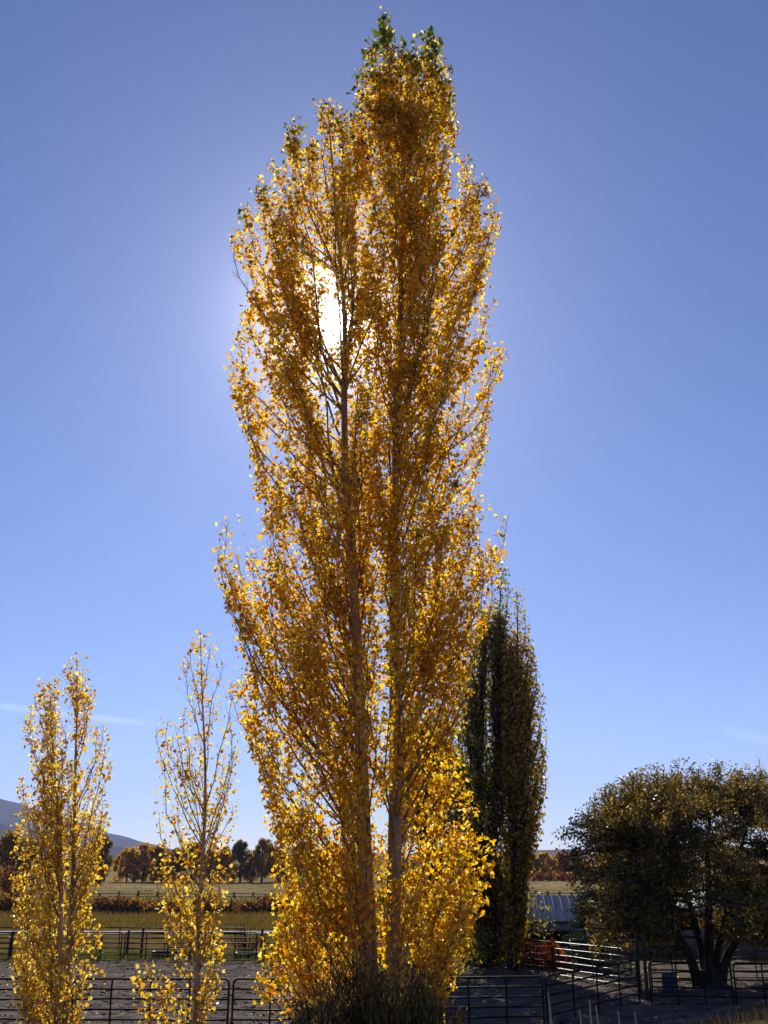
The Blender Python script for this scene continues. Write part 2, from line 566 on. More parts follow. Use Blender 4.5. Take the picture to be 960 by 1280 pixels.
def sub_branches(wood, leafpts, path, r0, r1, step, slen, nleaf, spread, t0=0.2, dens=1.0, upb=0.25, second=0.0, sides=3,
                 petiole=0.05):
    """side twigs along a limb and the places of their leaves"""
    seg = np.linalg.norm(np.diff(path, axis=0), axis=1)
    s = np.concatenate([[0], np.cumsum(seg)])
    L = s[-1]
    at = np.arange(L * t0, L, step)
    at = at + rng.uniform(-.5, .5, len(at)) * step
    at = np.clip(at, 0, L)
    tang = np.gradient(path, axis=0)
    tang /= np.linalg.norm(tang, axis=1)[:, None] + 1e-9
    for a in at:
        f = a / L
        p = np.array([np.interp(a, s, path[:, k]) for k in range(3)])
        tg = np.array([np.interp(a, s, tang[:, k]) for k in range(3)])
        l = slen * rng.uniform(0.45, 1.2) * (1.12 - 0.65 * f)
        az = rng.uniform(0, 2 * math.pi)
        side = np.array([math.cos(az), math.sin(az), 0.0])
        d = tg * 0.8 + side * spread * rng.uniform(.6, 1.3) + np.array([0, 0, upb])
        d /= np.linalg.norm(d)
        mid = p + d * l * 0.5
        d2 = d + np.array([0, 0, upb * 0.8]) + rng.normal(size=3) * 0.12
        d2 /= np.linalg.norm(d2)
        e = mid + d2 * l * 0.5
        r = max(0.0032, (r0 + (r1 - r0) * f) * 0.35)
        wood.tube([p, mid, e], [r, r * 0.75, r * 0.4], sides, cap=False)
        k = rng.poisson(nleaf * dens * (0.5 + 0.5 * l / slen))
        if k:
            q = rng.uniform(0.12, 1.08, k)[:, None]
            pos = np.where(q < 0.5, p + (mid - p) * q * 2, mid + (e - mid) * (q - 0.5) * 2)
            off = rng.normal(size=(k, 3)) * petiole
            leafpts.append(pos + off)
        if second and rng.random() < second:
            for _ in range(2):
                dd = d2 * 0.7 + rng.normal(size=3) * 0.55
                dd /= np.linalg.norm(dd)
                st = p + (mid - p) * rng.uniform(.5, 1.0)
                ee = st + dd * l * 0.55
                wood.tube([st, ee], [r * .6, r * .3], sides, cap=False)
                k2 = rng.poisson(nleaf * dens * 0.5)
                if k2:
                    leafpts.append(st + (ee - st) * rng.uniform(0.2, 1.1, (k2, 1)) + rng.normal(size=(k2, 3)) * petiole)
    # the leader's own leaves
    k = rng.poisson(nleaf * dens * 1.2)
    if k:
        leafpts.append(path[-1] + rng.normal(size=(k, 3)) * petiole * 1.6)


class Env:
    """left and right outline of a crown by height, in photo pixels"""
    def __init__(self, rows):
        self.y = np.array([r[0] for r in rows], float)
        self.l = np.array([r[1] for r in rows], float)
        self.r = np.array([r[2] for r in rows], float)

    def lr(self, py):
        return np.interp(py, self.y, self.l), np.interp(py, self.y, self.r)


def stem_at(path_px, path, py):
    ys = path_px[:, 1]
    o = np.argsort(ys)
    return np.array([np.interp(py, ys[o], path[o, k]) for k in range(3)])


def poplar(name, label, Y, stems, env, n_limb, tips, leaf_size, step, slen, nleaf, mat_leaf, mat_bark, mat_twig,
           tmpl=DELTOID, yrange=(60, 1200), drop=(120, 320), low_base=1330, margin=8, spread=0.55, gap=None, dens_f=None,
           limb_r=0.02, group=None, second=0.0, petiole=0.06, front=1.0, exp=1.7, stem_leaf=True, sides=3, clump=0.0, green=None, stem_t0=0.45):
    base_px = stems[0][0][-1]
    b0 = P(base_px[0], base_px[1], Y)
    b0[2] = gz(b0[0], b0[1])
    root = empty(name, b0, label, 'tree', group)
    wood, twigs, lp = MB(), MB(), []
    S = []
    for px, r_base, r_top, dy in stems:
        pts = np.array([P(a, b, Y + dy * (1 - i / (len(px) - 1))) for i, (a, b) in enumerate(px)])
        pts[-1, 2] = gz(pts[-1, 0], pts[-1, 1]) - 0.15
        path = smooth_path(pts[::-1], 26)                       # bottom to top
        wv = np.stack([np.sin(np.linspace(0, rng.uniform(9, 14), 26) + rng.uniform(0, 6)), np.sin(np.linspace(0, rng.uniform(8, 13), 26) + rng.uniform(0, 6)), np.zeros(26)], -1)
        path = path + wv * r_base * 0.28 * np.minimum(1, np.linspace(0, 1, 26) * 5)[:, None]
        rad = r_top + (r_base - r_top) * (1 - np.linspace(0, 1, 26)) ** 1.15
        rad[0] *= 1.35
        rad[1] *= 1.1
        mb_ = MB()
        mb_.tube(path, rad, 10)
        mb_.build('trunk', mat_bark, root, smooth=True, origin=b0)
        ppx = np.stack(proj(path), -1)
        S.append((ppx, path, rad))
        if stem_leaf:
            sub_branches(twigs, lp, path, 0.012, 0.005, step * (0.8 if not clump else 1.6), slen * (0.8 if not clump else 1.1), nleaf, spread, t0=stem_t0, second=second, petiole=petiole, sides=sides)
    jobs = []
    for tp in tips:                                            # limbs read off the photograph
        tx, ty, dy, bs, by = tp[:5]
        jobs.append((tx, ty, dy, bs, by, tp[5] if len(tp) > 5 else 1.0))
    ya, yb = yrange
    for _ in range(n_limb):
        ty = ya + (yb - ya) * rng.random()
        l, r = env.lr(ty)
        u = rng.uniform(-0.93, 0.93)
        tx = (l + r) / 2 + u * (r - l) / 2
        half = (r - l) / 2 * Y / F * 1.05
        dy = math.sqrt(max(0.05, 1 - u * u)) * half * rng.uniform(-1, 1) * front
        best = min(range(len(S)), key=lambda q: abs(np.interp(ty + 80, S[q][0][::-1, 1], S[q][0][::-1, 0]) - tx) + (400 if S[q][0][:, 1].min() > ty + 60 else 0))
        by = min(low_base, ty + rng.uniform(*drop))
        dn = rng.uniform(0.55, 1.3)
        jobs.append((tx, ty, dy, best, by, dn))
    for tx, ty, dy, bs, by, dn in jobs:
        b = stem_at(S[bs][0], S[bs][1], by)
        t = P(tx, ty, Y + dy)
        path = limb_path(b, t, exp=exp)
        for _ in range(5):                                     # leave the sky round the sun free of boughs
            if gap is None or not gap(path, True):
                break
            by += 45
            b = stem_at(S[bs][0], S[bs][1], by)
            path = limb_path(b, t, exp=exp)
        else:
            continue
        L = np.linalg.norm(t - b)
        r0 = limb_r * min(1.6, 0.35 + 0.25 * L)
        r1 = max(0.0025, limb_r * 0.15)
        twigs.tube(path, np.linspace(r0, r1, len(path)), 5, cap=False)
        d = dn * (dens_f(tx, ty) if dens_f else 1.0)
        sub_branches(twigs, lp, path, r0, r1, step, slen, nleaf, spread, t0=0.22, dens=d, second=second, petiole=petiole, sides=sides)
    lp = np.concatenate(lp)
    qx, qy = proj(lp)
    l, r = env.lr(qy)
    keep = (qx > l - margin) & (qx < r + margin) & (lp[:, 2] > gz(lp[:, 0], lp[:, 1]) + 0.05)
    if gap is not None:
        keep &= ~gap(lp)
    lp = lp[keep]
    if clump:                                                   # leafy clusters with thin places between them
        ph = rng.uniform(0, 6.28, (7, 1))
        kv = rng.normal(size=(7, 3)) * clump
        nz = np.sin(kv @ lp.T + ph).sum(0) / 2.0
        lp = lp[rng.random(len(lp)) < np.clip(0.76 + 0.22 * nz, 0.30, 1.0)]
    twigs.build('branches', mat_twig, root, origin=b0)
    if green is not None:                                       # youngest leaves at the tops are still green
        g_ = rng.random(len(lp)) < green(*proj(lp))
        mb = MB()
        mb.leaves(lp[g_], leaf_size * rng.uniform(0.8, 1.45, int(g_.sum())), tmpl)
        tag(mb.build('green_crown_tips', M['green'], root, origin=b0), kind='stuff')
        lp = lp[~g_]
    mb = MB()
    sz_ = leaf_size * np.clip(rng.normal(0.95, .24, len(lp)), .45, 1.6)
    cu = rng.random(len(lp)) < (0.4 if tmpl is DELTOID else 0)
    mb.leaves(lp[~cu], sz_[~cu], tmpl)
    mb.leaves(lp[cu], sz_[cu], CURLED)
    c = mb.build('crown', mat_leaf, root, origin=b0)
    tag(c, kind='stuff')
    print(name, 'leaves', len(lp))
    return root, b0, S


# ------------------------------------------------------------------ the big golden poplar
env_main = Env([(15, 474, 490), (25, 466, 492), (45, 458, 545), (60, 456, 550), (75, 462, 556), (100, 438, 562), (125, 395, 568), (150, 362, 570), (180, 352, 568),
                (195, 345, 595), (225, 326, 615), (250, 305, 621), (275, 296, 620), (300, 291, 612), (330, 310, 604), (352, 325, 606), (375, 312, 612),
                (400, 306, 614), (430, 290, 622), (455, 288, 626), (480, 294, 614), (500, 295, 610), (530, 310, 606), (560, 315, 602), (600, 318, 592),
                (625, 322, 610), (640, 300, 625), (655, 272, 626), (680, 268, 622), (710, 272, 626), (740, 284, 622), (770, 296, 606), (800, 302, 594),
                (830, 300, 588), (865, 298, 580), (900, 308, 572), (950, 324, 580), (1000, 338, 585), (1040, 344, 606), (1065, 346, 614),
                (1100, 350, 608), (1150, 344, 592), (1200, 330, 578), (1250, 320, 550), (1300, 316, 545)])
tips_main = [
    # x, y, depth, stem, base y, density            (stem 0 = left trunk, 1 = right trunk)
    (530, 42, 0.1, 1, 260), (500, 55, -0.3, 1, 240), (516, 80, 0.4, 1, 280), (446, 104, 0.2, 1, 300), (470, 95, -.2, 1, 260), (552, 78, 0.0, 1, 300), (562, 125, -0.2, 1, 330),
    (405, 130, 0.0, 0, 320), (372, 150, 0.2, 0, 350), (428, 150, -.3, 0, 330), (346, 205, 0.1, 0, 335), (328, 236, -0.2, 0, 345), (330, 250, .3, 0, 500), (308, 262, 0.0, 0, 500), (296, 298, 0.2, 0, 515), (340, 300, -.3, 0, 500), (360, 240, .5, 0, 345), (350, 330, .4, 0, 520),
    (586, 200, 0.1, 1, 420), (604, 222, -0.2, 1, 430), (618, 262, 0.0, 1, 450), (560, 215, .4, 1, 400), (612, 300, 0.3, 1, 470), (600, 335, -0.2, 1, 520),
    (312, 392, 0.1, 0, 560), (298, 425, -0.2, 0, 590), (292, 450, 0.2, 0, 620), (297, 492, 0.0, 0, 650), (318, 540, 0.2, 0, 690), (324, 590, -0.2, 0, 720),
    (614, 385, 0.1, 1, 560), (624, 440, 0.0, 1, 600), (620, 462, -.2, 1, 620), (607, 505, 0.2, 1, 660), (602, 555, -0.1, 1, 690), (590, 600, 0.1, 1, 720),
    (332, 640, 0.0, 0, 800), (344, 690, 0.1, 0, 830),
    (470, 62, .1, 1, 190, 1.5), (492, 66, -.2, 1, 200, 1.5), (508, 88, .2, 1, 230, 1.5), (542, 60, -.1, 1, 230, 1.5), (536, 92, .2, 1, 250, 1.4), (478, 92, .3, 1, 220, 1.5), (456, 118, -.1, 1, 260, 1.4), (556, 104, .2, 1, 270, 1.4), (486, 78, .4, 1, 200, 1.5), (520, 62, -.2, 1, 220, 1.5),
    (368, 330, .7, 0, 560, .45), (358, 382, -.8, 0, 610, .45), (392, 318, -.7, 0, 345, .6), (380, 440, .9, 0, 640, .5), (455, 372, .7, 1, 540), (462, 345, -.6, 1, 520), (340, 350, -.2, 0, 590, .6),
    (575, 640, .5, 1, 790), (592, 665, -.5, 1, 905), (568, 682, .8, 1, 830), (600, 705, .3, 1, 960), (580, 735, -.7, 1, 1010), (562, 650, -.9, 1, 770),
    (322, 705, -.2, 0, 900, .8), (336, 722, .3, 0, 920, .8), (352, 705, -.4, 0, 880), (332, 765, .1, 0, 960, .8),
    # left low limb with its plumes
    (282, 655, 0.0, 0, 1010, .8), (276, 690, -0.2, 0, 1000, .8), (316, 690, 0.2, 0, 980, .8), (292, 735, 0.1, 0, 1010, .8), (345, 735, .3, 0, 980, .8), (305, 770, -.2, 0, 1060, .7),
    (304, 835, 0.0, 0, 1120, .7), (300, 868, 0.2, 0, 1140, .7), (322, 905, -0.2, 0, 1160, .8), (335, 860, .4, 0, 1130, .7), (350, 800, -.4, 0, 1060, .7),
    # right low limb
    (600, 622, 0.0, 1, 860, .9), (622, 645, 0.4, 1, 915, .9), (612, 690, -0.4, 1, 945, .9), (622, 720, 0.0, 1, 990, .9), (585, 700, .7, 1, 880, .9), (598, 770, 0.3, 1, 1040, .9), (570, 740, -.8, 1, 900, .9), (552, 700, .9, 1, 840, .9), (545, 780, -.6, 1, 930, .9), (560, 820, .6, 1, 1000, .9), (530, 740, .7, 1, 860, .8), (528, 830, -.7, 1, 960, .8),
    (582, 790, -.3, 1, 990), (575, 850, 0.2, 1, 1060), (565, 900, -.2, 1, 1110),
    (585, 990, 0.1, 1, 1230), (604, 1035, 0.0, 1, 1270), (612, 1062, -.2, 1, 1290), (598, 1100, 0.2, 1, 1310), (588, 1150, 0, 1, 1320), (572, 1190, -.2, 1, 1330),
    (345, 1000, 0.1, 0, 1250), (348, 1060, -.2, 0, 1290), (345, 1120, 0.2, 0, 1310), (335, 1180, 0, 0, 1330), (326, 1225, .2, 0, 1335),
]


def gap_sun(p, hard=False):
    d = p - np.array([0, 0, CAMZ])
    d /= np.linalg.norm(d, axis=1)[:, None]
    a = np.degrees(np.arccos(np.clip(d @ SUN, -1, 1)))
    if hard:
        return bool((a < 0.9).any())
    pr = np.interp(a, [0.65, 1.05, 1.8], [0.95, 0.5, 0.0])
    return rng.random(len(p)) < pr


def dens_main(x, y):
    if y < 330:
        return 1.05 if y < 160 else 1.0
    if y < 640:
        return 0.95
    if y < 930:
        return 0.8 if 350 < x < 570 else 0.75
    return 0.62


stems_main = [([(408, 140), (414, 230), (424, 320), (437, 405), (433, 480), (432, 600), (440, 740), (446, 880), (455, 1020), (463, 1160), (468, 1350)], 0.125, 0.010, -0.15),
              ([(479, 27), (490, 140), (501, 260), (503, 350), (500, 480), (494, 640), (491, 800), (491, 960), (491, 1120), (490, 1350)], 0.115, 0.010, 0.15)]
fill_main = []
for k in range(28):                       # shoots that fill the middle, in front of and behind the trunks
    ty = 150 + 620 * (k + rng.random()) / 28
    xl, xr = np.interp(ty, [140, 400, 740, 1160], [416, 441, 440, 463]), np.interp(ty, [150, 480, 800, 1120], [492, 500, 491, 491])
    tx = rng.uniform(xl - 4, xr + 4)
    fill_main.append((tx, ty, rng.choice([-1, 1]) * rng.uniform(.15, 1.3), int(rng.random() < .5), ty + rng.uniform(110, 240), rng.uniform(.6, 1.1)))
for k in range(36):                       # suckers round the foot
    ty = rng.uniform(960, 1230)
    l, r = env_main.lr(ty)
    tx = rng.uniform(l + 6, r - 6)
    fill_main.append((tx, ty, rng.uniform(-1.2, .9), int(tx > 478), min(1335, ty + rng.uniform(140, 300)), rng.uniform(.7, 1.2)))
root_main, base_main, S_main = poplar(
    'poplar_tree', 'tall golden twin-trunked poplar in the middle, its leaves lit through by the sun', 14.0, stems_main, env_main, 165, tips_main + fill_main,
    0.066, 0.090, 0.44, 13.5, M['gold'], M['bark'], M['twig'], yrange=(110, 1230), drop=(140, 330), gap=gap_sun, dens_f=dens_main,
    limb_r=0.0145, second=0.6, petiole=0.065, spread=0.62, stem_t0=0.68, clump=4.2,
    green=lambda x, y: np.interp(y - np.interp(x, [290, 340, 400, 440, 480, 560, 620], [235, 160, 92, 86, 34, 62, 175]), [0, 25, 70, 150], [.7, .4, .10, .012]))

# the large green leaves at the very top, one by one
mb = MB()
mb.leaves(np.zeros((1, 3)), np.ones(1), (DELTOID[0], DELTOID[1]), axis=np.array([[0, 0, 1.0]]), down=0.0)
gl0 = None
spots = []
tops = [(479, 27, -.15, 9, 1.15), (484, 44, -.1, 9, 1.1), (476, 46, -.15, 7, 1.15)] + [(t[0], t[1], t[2], n_, z_) for t, n_, z_ in
        [(tips_main[0], 6, 1.0), (tips_main[1], 5, .95), (tips_main[3], 4, .9), (tips_main[4], 4, .9), (tips_main[5], 3, .8), (tips_main[7], 4, .8), (tips_main[8], 4, .8),
         (tips_main[10], 3, .8), (tips_main[11], 3, .8), (tips_main[13], 3, .75), (tips_main[18], 4, .8)]]
for (cx, cy_, dy, n, z_) in tops:
    for _ in range(n):
        spots.append((cx + rng.normal() * 5, cy_ + rng.uniform(-4, 14), dy + rng.normal() * .06, z_))
for (a, b, dy, z_) in spots:
    p = P(a, b, 14.0 + dy) - base_main
    if gl0 is None:
        gl0 = mb.build('leaf', M['green'], root_main)
        o = gl0
    else:
        o = gl0.copy()
        COL.objects.link(o)
        o.parent = root_main
    o.location = tuple(p)
    s = 0.125 * z_ * rng.uniform(0.75, 1.2)
    o.scale = (s, s, s)
    o.rotation_euler = tuple(rng.uniform(-1.3, 1.3, 2)) + (rng.uniform(0, 6.28),)

# ------------------------------------------------------------------ smaller golden poplars at the left
env_l = Env([(822, 88, 104), (848, 52, 112), (870, 46, 114), (900, 34, 130), (950, 32, 140), (1000, 22, 136), (1050, 16, 132), (1100, 18, 126), (1200, 18, 126), (1290, 10, 122)])
poplar('poplar_tree', 'young two-topped golden poplar at the left edge of the picture', 19.0,
       [([(95, 826), (96, 900), (95, 980), (92, 1060), (87, 1180), (80, 1330)], 0.075, 0.006, 0.1),
        ([(61, 853), (67, 930), (73, 1010), (76, 1090), (74, 1200), (70, 1330)], 0.065, 0.006, -0.1)],
       env_l, 80, [(88, 838, .1, 0, 900, 1.4), (102, 842, -.1, 0, 905, 1.4), (94, 850, .2, 0, 930, 1.4), (106, 868, 0, 0, 950, 1.2), (56, 860, .1, 1, 925, 1.4), (68, 866, -.1, 1, 940, 1.4), (62, 880, .2, 1, 960, 1.4), (52, 870, 0, 1, 960), (36, 905, 0, 1, 1010), (112, 870, .1, 0, 960), (128, 905, 0, 0, 1010, .6), (138, 950, 0.1, 0, 1050, .6), (130, 1005, -.1, 0, 1100, .6), (24, 985, 0, 1, 1080), (20, 1040, .2, 1, 1130),
                   (22, 1100, .1, 1, 1210), (126, 1080, .1, 0, 1190), (124, 1160, -.1, 0, 1270), (20, 1190, 0, 1, 1290)],
       0.070, 0.105, 0.34, 6.0, M['gold_pale'], M['bark'], M['twig'], yrange=(880, 1260), drop=(80, 190), low_base=1320, margin=5, limb_r=0.016, second=0.25)
env_m = Env([(786, 244, 258), (810, 236, 268), (830, 230, 276), (870, 226, 292), (900, 196, 298), (960, 198, 300), (1000, 196, 294), (1040, 192, 292), (1100, 194, 284), (1150, 205, 282), (1200, 200, 278), (1290, 200, 284)])
poplar('poplar_tree', 'slender sparse golden poplar standing between the left one and the tall one', 17.0,
       [([(250, 790), (254, 860), (256, 950), (255, 1050), (249, 1180), (240, 1340)], 0.06, 0.005, 0.0)],
       env_m, 44, [(275, 830, 0, 0, 930, .5), (289, 850, .1, 0, 1010, .5), (297, 905, 0, 0, 1060, .45), (290, 960, -.1, 0, 1080, .4), (199, 905, 0, 0, 1060, .6), (222, 905, .2, 0, 1050, .5), (200, 950, -.1, 0, 1090, .6),
                   (196, 1020, .1, 0, 1150, .9), (230, 830, -.1, 0, 930, .8), (215, 1060, .2, 0, 1220, .9), (280, 1050, .1, 0, 1200, .8), (262, 805, 0, 0, 900, .8), (240, 812, 0, 0, 900, .8)],
       0.066, 0.10, 0.30, 4.4, M['gold_pale'], M['bark'], M['twig'], yrange=(870, 1250), drop=(70, 170), low_base=1325, margin=4, limb_r=0.013, second=0.15)
env_s = Env([(1198, 174, 190), (1230, 168, 215), (1290, 165, 220)])
poplar('poplar_sapling', 'thin leafy poplar shoot low between the two small golden poplars', 17.5,
       [([(186, 1200), (187, 1250), (192, 1335)], 0.014, 0.003, 0.0), ([(205, 1215), (203, 1260), (198, 1335)], 0.012, 0.003, 0.1)],
       env_s, 5, [(174, 1215, 0, 0, 1290, 1), (212, 1230, 0, 1, 1300, 1)], 0.075, 0.10, 0.2, 3, M['gold_pale'], M['twig'], M['twig'], yrange=(1215, 1270), drop=(30, 60), low_base=1325, margin=3, limb_r=0.006)

# ------------------------------------------------------------------ dark poplars behind
env_a = Env([(712, 622, 634), (740, 614, 636), (780, 598, 641), (820, 584, 642), (860, 573, 642), (900, 567, 642), (960, 566, 640), (1000, 572, 640), (1060, 580, 640), (1120, 584, 638), (1180, 580, 640), (1210, 582, 640)])
poplar('poplar_tree', 'dark green columnar poplar half hidden behind the tall golden one', 56.5,
       [([(628, 716), (622, 860), (614, 1040), (609, 1203)], 0.26, 0.02, 0), ([(600, 775), (600, 900), (602, 1040), (604, 1203)], 0.2, 0.02, 0.2)],
       env_a, 190, [(634, 735, 0, 0, 830), (606, 765, 0, 1, 860), (588, 815, .3, 1, 920), (576, 850, 0, 1, 960), (569, 905, 0, 1, 1010), (568, 960, 0, 1, 1050), (576, 1010, 0, 1, 1090)],
       0.20, 0.22, 1.25, 9.0, M['dark_green'], M['dark_bark'], M['dark_bark'], tmpl=DIAMOND, yrange=(760, 1198), drop=(50, 160), low_base=1204, margin=3,
       limb_r=0.05, petiole=0.22, spread=0.55, front=0.9)
env_b = Env([(738, 642, 650), (765, 636, 655), (800, 631, 662), (830, 630, 668), (850, 630, 675), (900, 630, 682), (960, 630, 682), (1000, 630, 680), (1050, 632, 671), (1100, 632, 657), (1205, 630, 650)])
poplar('poplar_tree', 'bronze and green columnar poplar to the right of the dark green one', 55.5,
       [([(646, 740), (644, 900), (641, 1050), (640, 1203)], 0.24, 0.02, 0)],
       env_b, 150, [(655, 775, 0, 0, 880), (664, 810, 0, 0, 910), (672, 838, 0, 0, 950), (679, 870, 0, 0, 990), (681, 920, 0, 0, 1040), (681, 965, 0, 0, 1070), (676, 1005, 0, 0, 1100), (668, 1045, 0, 0, 1120), (632, 800, 0, 0, 900)],
       0.19, 0.22, 1.15, 9.0, M['bronze'], M['dark_bark'], M['dark_bark'], tmpl=DIAMOND, yrange=(790, 1198), drop=(50, 160), low_base=1204, margin=3,
       limb_r=0.045, petiole=0.22, spread=0.55, front=0.9)


# ------------------------------------------------------------------ willow at the right
def willow():
    Y = 48.0
    b0 = P(886, 1226, Y)
    b0[2] = gz(b0[0], b0[1])
    root = empty('willow_tree', b0, 'broad dark willow with several leaning trunks inside the right-hand corral', 'tree')
    twigs, lp = MB(), []
    trunks = [[(872, 1228), (868, 1205), (846, 1170), (832, 1120), (800, 1040)], [(880, 1228), (880, 1200), (868, 1150), (850, 1090), (835, 1010)],
              [(886, 1228), (886, 1190), (886, 1130), (884, 1060), (890, 990)], [(893, 1228), (895, 1190), (908, 1140), (922, 1080), (940, 1000)],
              [(900, 1228), (906, 1195), (932, 1160), (968, 1100), (1000, 1040)]]
    S = []
    for i, px in enumerate(trunks):
        dy = [-.8, .8, -.4, .9, -.5][i]
        pts = np.array([P(a, b, Y + dy * (k / 4) * 2.2) for k, (a, b) in enumerate(px)])
        pts[0, 2] = b0[2] - 0.2
        path = smooth_path(pts, 22)
        m = MB()
        m.tube(path, np.linspace([.25, .19, .24, .19, .22][i], .05, 22), 9)
        m.build('trunk', M['dark_bark'], root, smooth=True, origin=b0)
        S.append(path)
    m = MB()
    m.tube([b0 + [0, 0, -.3], b0 + [0, 0, .25], b0 + [0, 0, .7]], [.85, .66, .5], 12)
    m.build('root_flare', M['dark_bark'], root, smooth=True, origin=b0)
    env = Env([(950, 845, 905), (962, 795, 960), (985, 755, 1000), (1010, 728, 1040), (1040, 697, 1070), (1070, 697, 1085), (1110, 712, 1090), (1150, 735, 1085), (1190, 745, 1080)])
    tips = [(845, 955), (868, 962), (897, 954), (925, 965), (946, 955), (800, 966), (822, 962), (775, 985), (755, 985), (738, 1008), (715, 1028), (700, 1042), (702, 1070), (970, 965), (1000, 990), (716, 1105), (728, 1140), (752, 1165)]
    jobs = [(a, b, rng.uniform(-2, 2)) for a, b in tips]
    for _ in range(330):
        ty = 970 + 185 * rng.random() ** 1.15
        l, r = env.lr(ty)
        u = rng.uniform(-.95, .95)
        tx = (l + r) / 2 + u * (r - l) / 2
        dy = math.sqrt(max(.05, 1 - u * u)) * 6.0 * rng.uniform(-1, 1)
        if ty > 1110 and 830 < tx < 900:
            dy = abs(dy)
            if rng.random() < 0.7:
                continue
        jobs.append((tx, ty, dy))
    for _ in range(150):                                        # low hanging boughs
        ty = rng.uniform(1090, 1186)
        tx = rng.uniform(712 + (ty - 1090) * .3, 1060)
        if ty > 1128 and 830 < tx < 925:
            continue
        jobs.append((tx, ty, rng.uniform(-4.5, 4.5)))
    for tx, ty, dy in jobs:
        t = P(tx, ty, Y + dy)
        q = min(range(5), key=lambda k: np.linalg.norm(S[k][-6][:2] - t[:2]) + rng.uniform(0, 1.5))
        path = S[q]
        below = [k for k in range(5, 22) if path[k][2] < t[2] + 0.6] or [5]
        k = min(below, key=lambda k: np.linalg.norm(path[k] - t) + rng.uniform(0, 1.2))
        lpth = limb_path(path[k], t, exp=1.5, wob=0.12)
        twigs.tube(lpth, np.linspace(.06, .012, len(lpth)), 5, cap=False)
        sub_branches(twigs, lp, lpth, .05, .012,   .12, .75, 11, .8, t0=.12, upb=.12, second=.6, petiole=.16)
    lp = np.concatenate(lp)
    qx, qy = proj(lp)
    l, r = env.lr(qy)
    keep = (qx > l - 6) & (qx < r + 6) & (qy > 948 - rng.uniform(0, 5, len(qy))) & (lp[:, 2] > gz(lp[:, 0], lp[:, 1]) + 1.0)
    lp = lp[keep]
    twigs.build('branches', M['dark_bark'], root, origin=b0)
    mb = MB()
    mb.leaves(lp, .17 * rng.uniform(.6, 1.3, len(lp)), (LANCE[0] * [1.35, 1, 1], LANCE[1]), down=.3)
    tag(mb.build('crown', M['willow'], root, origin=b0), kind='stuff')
    print('willow leaves', len(lp))


willow()


# ------------------------------------------------------------------ shrubs and distant trees
def clump_tree(name, label, base, h, w, n, leaf, mat, bark, group=None, trunk_frac=0.25, seed=0, tmpl=DIAMOND, cat='tree', n_cl=26, trunk_r=None, flat=1.0):
    """tree seen from afar: forked trunk, boughs to many leaf clumps of uneven size"""
    r = np.random.default_rng(seed)
    base = np.asarray(base, float)
    root = empty(name, base, label, cat, group)
    tr_ = trunk_r or h * 0.03
    cl = []
    for _ in range(n_cl):
        z = h * (trunk_frac + (1 - trunk_frac) * r.random() ** 0.8)
        f = (z / h - trunk_frac) / (1 - trunk_frac)
        prof = math.sin(math.pi * min(1, 0.22 + 0.76 * f)) ** 0.7
        a = r.uniform(0, 2 * math.pi)
        rr = w / 2 * prof * math.sqrt(r.random()) * 0.85
        cl.append((np.array([math.cos(a) * rr, math.sin(a) * rr * flat, z * 0.97]), h * r.uniform(.055, .12)))
    wood = MB()
    top = np.array([r.normal() * w * .05, 0, h * .85])
    trunk = np.array([[0, 0, -.2], [0, 0, h * .15], top * .6, top])
    wood.tube(smooth_path(trunk, 7), np.linspace(tr_, tr_ * .2, 7), 6)
    wood.build('trunk', bark, root)
    br = MB()
    pts = []
    for c, s in cl:
        st = np.array([0, 0, h * .12]) + (top - [0, 0, h * .12]) * np.clip((c[2] / h - .25) * .9, 0.05, .9)
        br.tube(limb_path(st, c, 5, 1.4, .08), np.linspace(tr_ * .4, tr_ * .08, 5), 4, cap=False)
        k = int(n / n_cl * r.uniform(.5, 1.5))
        q = r.normal(size=(k, 3))
        q /= np.linalg.norm(q, axis=1)[:, None]
        q *= (s * r.random((k, 1)) ** .45)
        q[:, 2] *= 1.15
        pts.append(c + q)
    br.build('boughs', bark, root)
    pts = np.concatenate(pts)
    pts = pts[pts[:, 2] > 0.02]
    mb = MB()
    mb.leaves(pts, leaf * r.uniform(.6, 1.3, len(pts)), tmpl)
    tag(mb.build('crown', mat, root), kind='stuff')
    return root


def shrub(name, label, base, h, w, n_stem, leaf, nleaf, mat, twig, group=None, seed=0, tmpl=DIAMOND, depth=None, lean=0.5, stem_r=0.012, cat='shrub', up=0.3, axis=False, blen=None, ragged=.72):
    """bush: stems fanning from the root, side twigs, leaves along them"""
    global rng
    keep = rng
    rng = np.random.default_rng(seed + 1000)
    base = np.asarray(base, float)
    root = empty(name, base, label, cat, group)
    st, lp = MB(), []
    depth = depth or w
    for _ in range(n_stem):
        a = rng.uniform(0, 2 * math.pi)
        q = math.sqrt(rng.random())
        tip = np.array([math.cos(a) * q * w / 2, math.sin(a) * q * depth / 2, h * (1 - 0.55 * q ** 2.2) * rng.uniform(ragged, 1.05)])
        b = np.array([tip[0] * .25, tip[1] * .25, -.05])
        path = limb_path(b, tip, 6, 1.2, .06)
        st.tube(path, np.linspace(stem_r, stem_r * .3, 6), 4, cap=False)
        sub_branches(st, lp, path, stem_r * .8, stem_r * .3, h * .085, blen or h * .22, nleaf, .6, t0=.25, upb=up, petiole=h * .03)
    st.build('stems', twig, root)
    if lp:
        lp = np.concatenate(lp)
        lp = lp[lp[:, 2] > .02]
        mb = MB()
        ax = None
        if axis:
            ax = np.stack([lp[:, 0] / w, lp[:, 1] / depth, np.full(len(lp), .9)], -1)
        mb.leaves(lp, leaf * rng.uniform(.6, 1.3, len(lp)), tmpl, down=.35, axis=ax)
        tag(mb.build('foliage', mat, root), kind='stuff')
    rng = keep
    return root


def gp(x, y):
    return np.array([x, y, float(gz(x, y))])


